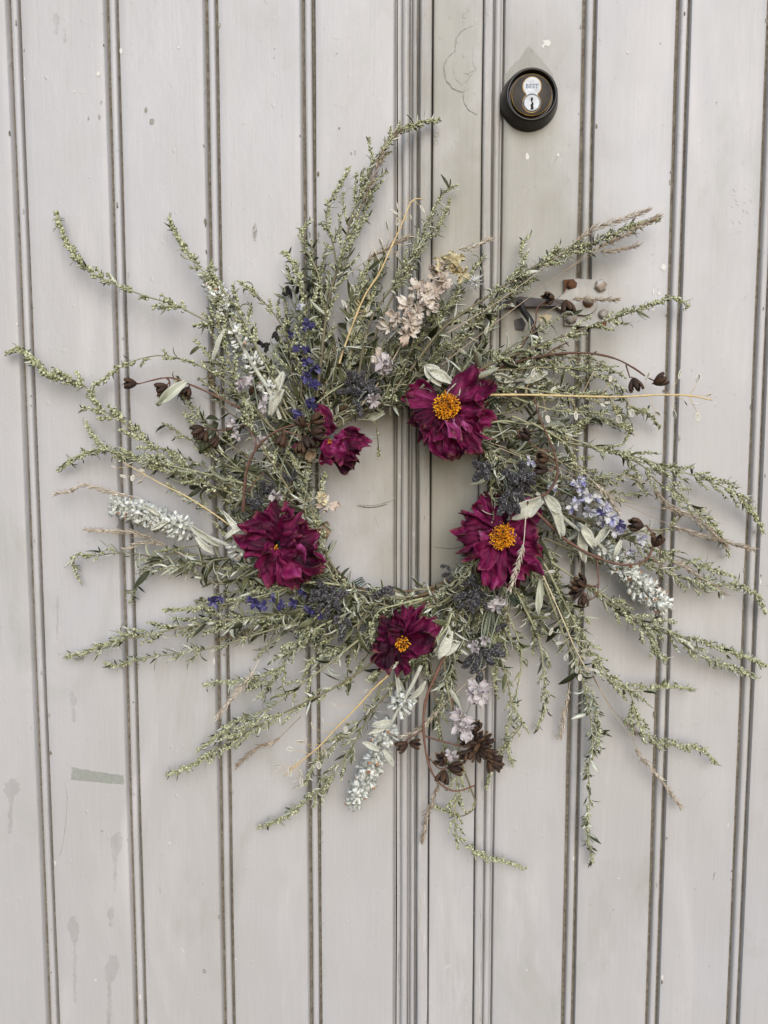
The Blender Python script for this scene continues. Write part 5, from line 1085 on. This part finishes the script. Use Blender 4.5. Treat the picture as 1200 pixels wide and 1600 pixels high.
# ================================================================== GRASSES
def grass(label, px, depth, d1, head_from, wpx=6, tone=.5, dens=1.0, thick=.55):
    root = empty('grass_stem', wreath, label); path, L = wpath(px, depth, d1, .003, .0018); st = MB(); tube(st, path, thick * mm, .25 * mm, 5, var=tone)
    st.build('stem', M['grass'], root); mb = MB(); k = int(len(path) * head_from)
    for i in range(k, len(path)):
        t = (i - k) / max(1, len(path) - k); tg = unit(path[min(i + 1, len(path) - 1)] - path[i - 1]); u, v = perp(tg)
        for _ in range(max(1, int(3.2 * dens))):
            a = rnd(0, 6.283); rad = u * math.cos(a) + v * math.sin(a); sp = wpx * PX * .5 * (math.sin(math.pi * (.12 + .86 * t)) ** .6)
            d = unit(tg + rad * rnd(.15, .75) + jit(.12)); leaf(mb, clampy(path[i] + rad * sp * rnd(0, .7)), d, rad, rnd(.004, .0085), rnd(.0007, .0013), curl=rnd(-.3, .4), fold=.7, n=3, mt=0, mbk=0, var=min(1, max(0, tone + rnd(-.35, .4))), thick=.0003)
    mb.build('grass_head', M['grass'], root, kind='stuff')
grass('two-toned brown grass head against the tall sprig', [(535, 420), (555, 350), (575, 300), (588, 265), (605, 225), (625, 203)], .036, .028, .45, 12, .35)
grass('tan grass head beside the tall straw stem', [(548, 425), (580, 402), (600, 390), (620, 378), (640, 370)], .03, .026, .3, 8, .45)
grass('pale grass head leaning right at the top centre', [(690, 440), (710, 395), (735, 388), (765, 375)], .026, .02, .5, 6, .7)
grass('pale grass head lying over the upper right sprig tip', [(700, 520), (780, 470), (860, 410), (920, 362), (965, 345), (1012, 328)], .05, .04, .66, 8, .6)
grass('grey grass head leaning out at the upper right', [(690, 570), (780, 500), (860, 440), (930, 390), (975, 368), (1030, 338)], .045, .03, .7, 7, .45)
grass('small grey grass head under the upper right sprig', [(880, 425), (930, 396), (955, 393), (995, 384)], .036, .026, .5, 6, .5)
grass('straight grass head ending near the latch bolts', [(800, 560), (840, 500), (890, 470), (925, 468), (962, 468)], .028, .022, .65, 4, .5)
grass('pale grass head pointing left above the woolly spike', [(220, 778), (180, 770), (150, 762), (128, 758), (110, 768), (90, 770)], .03, .02, .15, 8, .85)
grass('pale grass head pointing left below the woolly spike', [(290, 870), (240, 842), (205, 832), (175, 830), (135, 828)], .028, .016, .35, 8, .8)
grass('short tan grass head below the woolly spike', [(270, 858), (240, 848), (215, 850), (198, 858)], .025, .014, .2, 7, .7)
grass('silvery grass head hanging below the lower left sprigs', [(405, 1030), (392, 1055), (372, 1080), (355, 1100), (340, 1119)], .04, .034, .15, 11, .95)
grass('thin brown grass head under the lower left sprigs', [(470, 1120), (430, 1158), (400, 1170), (370, 1196)], .03, .02, .35, 6, .4)
grass('pale grass head lying over the right dahlia', [(822, 800), (818, 850), (813, 870), (806, 895), (797, 920)], .075, .078, .42, 9, .95)
grass('grass head drooping in the upper right centre, second of three', [(760, 690), (850, 720), (940, 765), (1000, 790), (1060, 798), (1105, 825), (1135, 855)], .04, .03, .7, 8, .5)
grass('long grass stem reaching furthest right', [(780, 700), (880, 742), (980, 790), (1060, 825), (1110, 840), (1178, 858)], .046, .03, .68, 7, .5)
grass('short grass head hanging from the long grass stems', [(960, 740), (1010, 755), (1030, 775), (1045, 790), (1060, 802)], .036, .03, .55, 6, .6)
grass('grass head lying below the looping twig at the right', [(900, 840), (1000, 870), (1060, 880), (1090, 900), (1130, 925)], .036, .026, .6, 7, .5)
grass('short grass head under the looping twig', [(985, 860), (1025, 875), (1040, 890), (1056, 902)], .036, .03, .35, 7, .6)
grass('tan grass head falling lower right, longest of the low ones', [(925, 1050), (955, 1110), (985, 1150), (1000, 1180), (1030, 1215), (1062, 1258)], .03, .012, .52, 8, .65)
grass('small dark grass head beside the longest low one', [(925, 1055), (955, 1105), (975, 1125), (990, 1140), (1005, 1153)], .028, .018, .6, 6, .3)
grass('pale feathery grass head hanging by the lower right sprigs', [(892, 1050), (888, 1085), (882, 1115), (876, 1150)], .026, .012, .25, 7, .85)
grass('brown grass head hanging at the bottom centre', [(690, 1200), (680, 1240), (668, 1275), (660, 1312)], .026, .012, .2, 10, .4)
grass('pale grass stem beside the violet larkspur', [(895, 720), (930, 755), (948, 775), (965, 800)], .056, .05, .45, 7, .7)
grass('grass head crossing the bottom twig', [(760, 1040), (710, 1085), (680, 1115), (655, 1140), (630, 1150)], .046, .04, .6, 7, .6)

# ================================================================== ODD DRY LEAVES AND FLUFF
for nm, bx, by, tx, ty, wd, dep, mt, curl in (('dry_leaf', 690, 600, 668, 574, 30, .05, 'wool_leaf', .8), ('dry_leaf', 508, 815, 512, 838, 18, .05, 'brown_leaf', .6), ('dry_leaf', 482, 720, 492, 706, 20, .055, 'brown_leaf', .5),
        ('dry_leaf', 845, 780, 800, 812, 34, .062, 'wool_leaf', .35), ('dry_leaf', 845, 905, 838, 955, 14, .045, 'leaf_under', .7), ('dry_leaf', 600, 645, 570, 655, 18, .04, 'leaf_under', .5), ('dry_leaf', 340, 660, 316, 706, 22, .03, 'leaf_top', .4),
        ('dry_leaf', 292, 596, 252, 632, 20, .04, 'leaf_under', .5), ('dry_leaf', 440, 620, 425, 588, 26, .035, 'wool_leaf', .5), ('dry_leaf', 385, 655, 345, 690, 30, .02, 'leaf_top', .4), ('dry_leaf', 420, 690, 455, 660, 24, .03, 'leaf_top', .4)):
    a = np.array(at(bx, by, dep)); b_ = np.array(at(tx, ty, dep)); mb = MB(); L = np.linalg.norm(b_ - a)
    G, VA = petal_grid(a, unit(b_ - a) + np.array((0, -1, 0)) * curl * .45, unit(np.array((rnd(-.5, .5), -1, .3))), L * 1.1, wd * PX, curl, rnd(.2, .8), rnd(.6, 1.0), .05, rnd(1.0, 1.7), n=14, m=9, taper=.9)
    sheet(mb, G, .0006, 0, 0, np.clip(VA + rnd(-.15, .25), 0, 1))
    mb.build(nm, M[mt], wreath)
fl = MB(); c = np.array(at(742, 442, .03))
for i in range(90):
    d = unit(np.array((rnd(-1, 1), rnd(-.8, .3), rnd(-1, .8)))); L = rnd(.006, .013); e = c + d * L + jit(.002); s_ = unit(np.cross(d, jit(1))) * .00011
    fl.add([c - s_, c + s_, (c + e) / 2 + jit(.001) + np.cross(d, s_), e], [(0, 1, 2), (1, 3, 2), (3, 0, 2), (0, 3, 1)], 0, 1.0)
fl.build('seed_fluff', M['wool'], wreath, kind='stuff')

# ================================================================== LEAVES OF ALL SPRIGS: the 300 largest stand alone, the rest joined per sprig
allv = sorted(((lf[0], ri, li) for ri, rec in enumerate(leaf_pool) for li, lf in enumerate(rec['leaves'])), reverse=True)
single = {(ri, li) for _, ri, li in allv[:290]}
for ri, rec in enumerate(leaf_pool):
    rest = MB()
    for li, (sz, base, d, up, L, W, kw, q) in enumerate(rec['leaves']):
        one = (ri, li) in single; mb = MB() if one else rest
        leaf(mb, base, d, up, L, W, n=7 if one else 5, **kw)
        if one: mb.build('leaf', [M['leaf_top'], M['leaf_under']], rec['root'])
    if rest.v: rest.build('small_leaves', [M['leaf_top'], M['leaf_under']], rec['root'], kind='stuff')
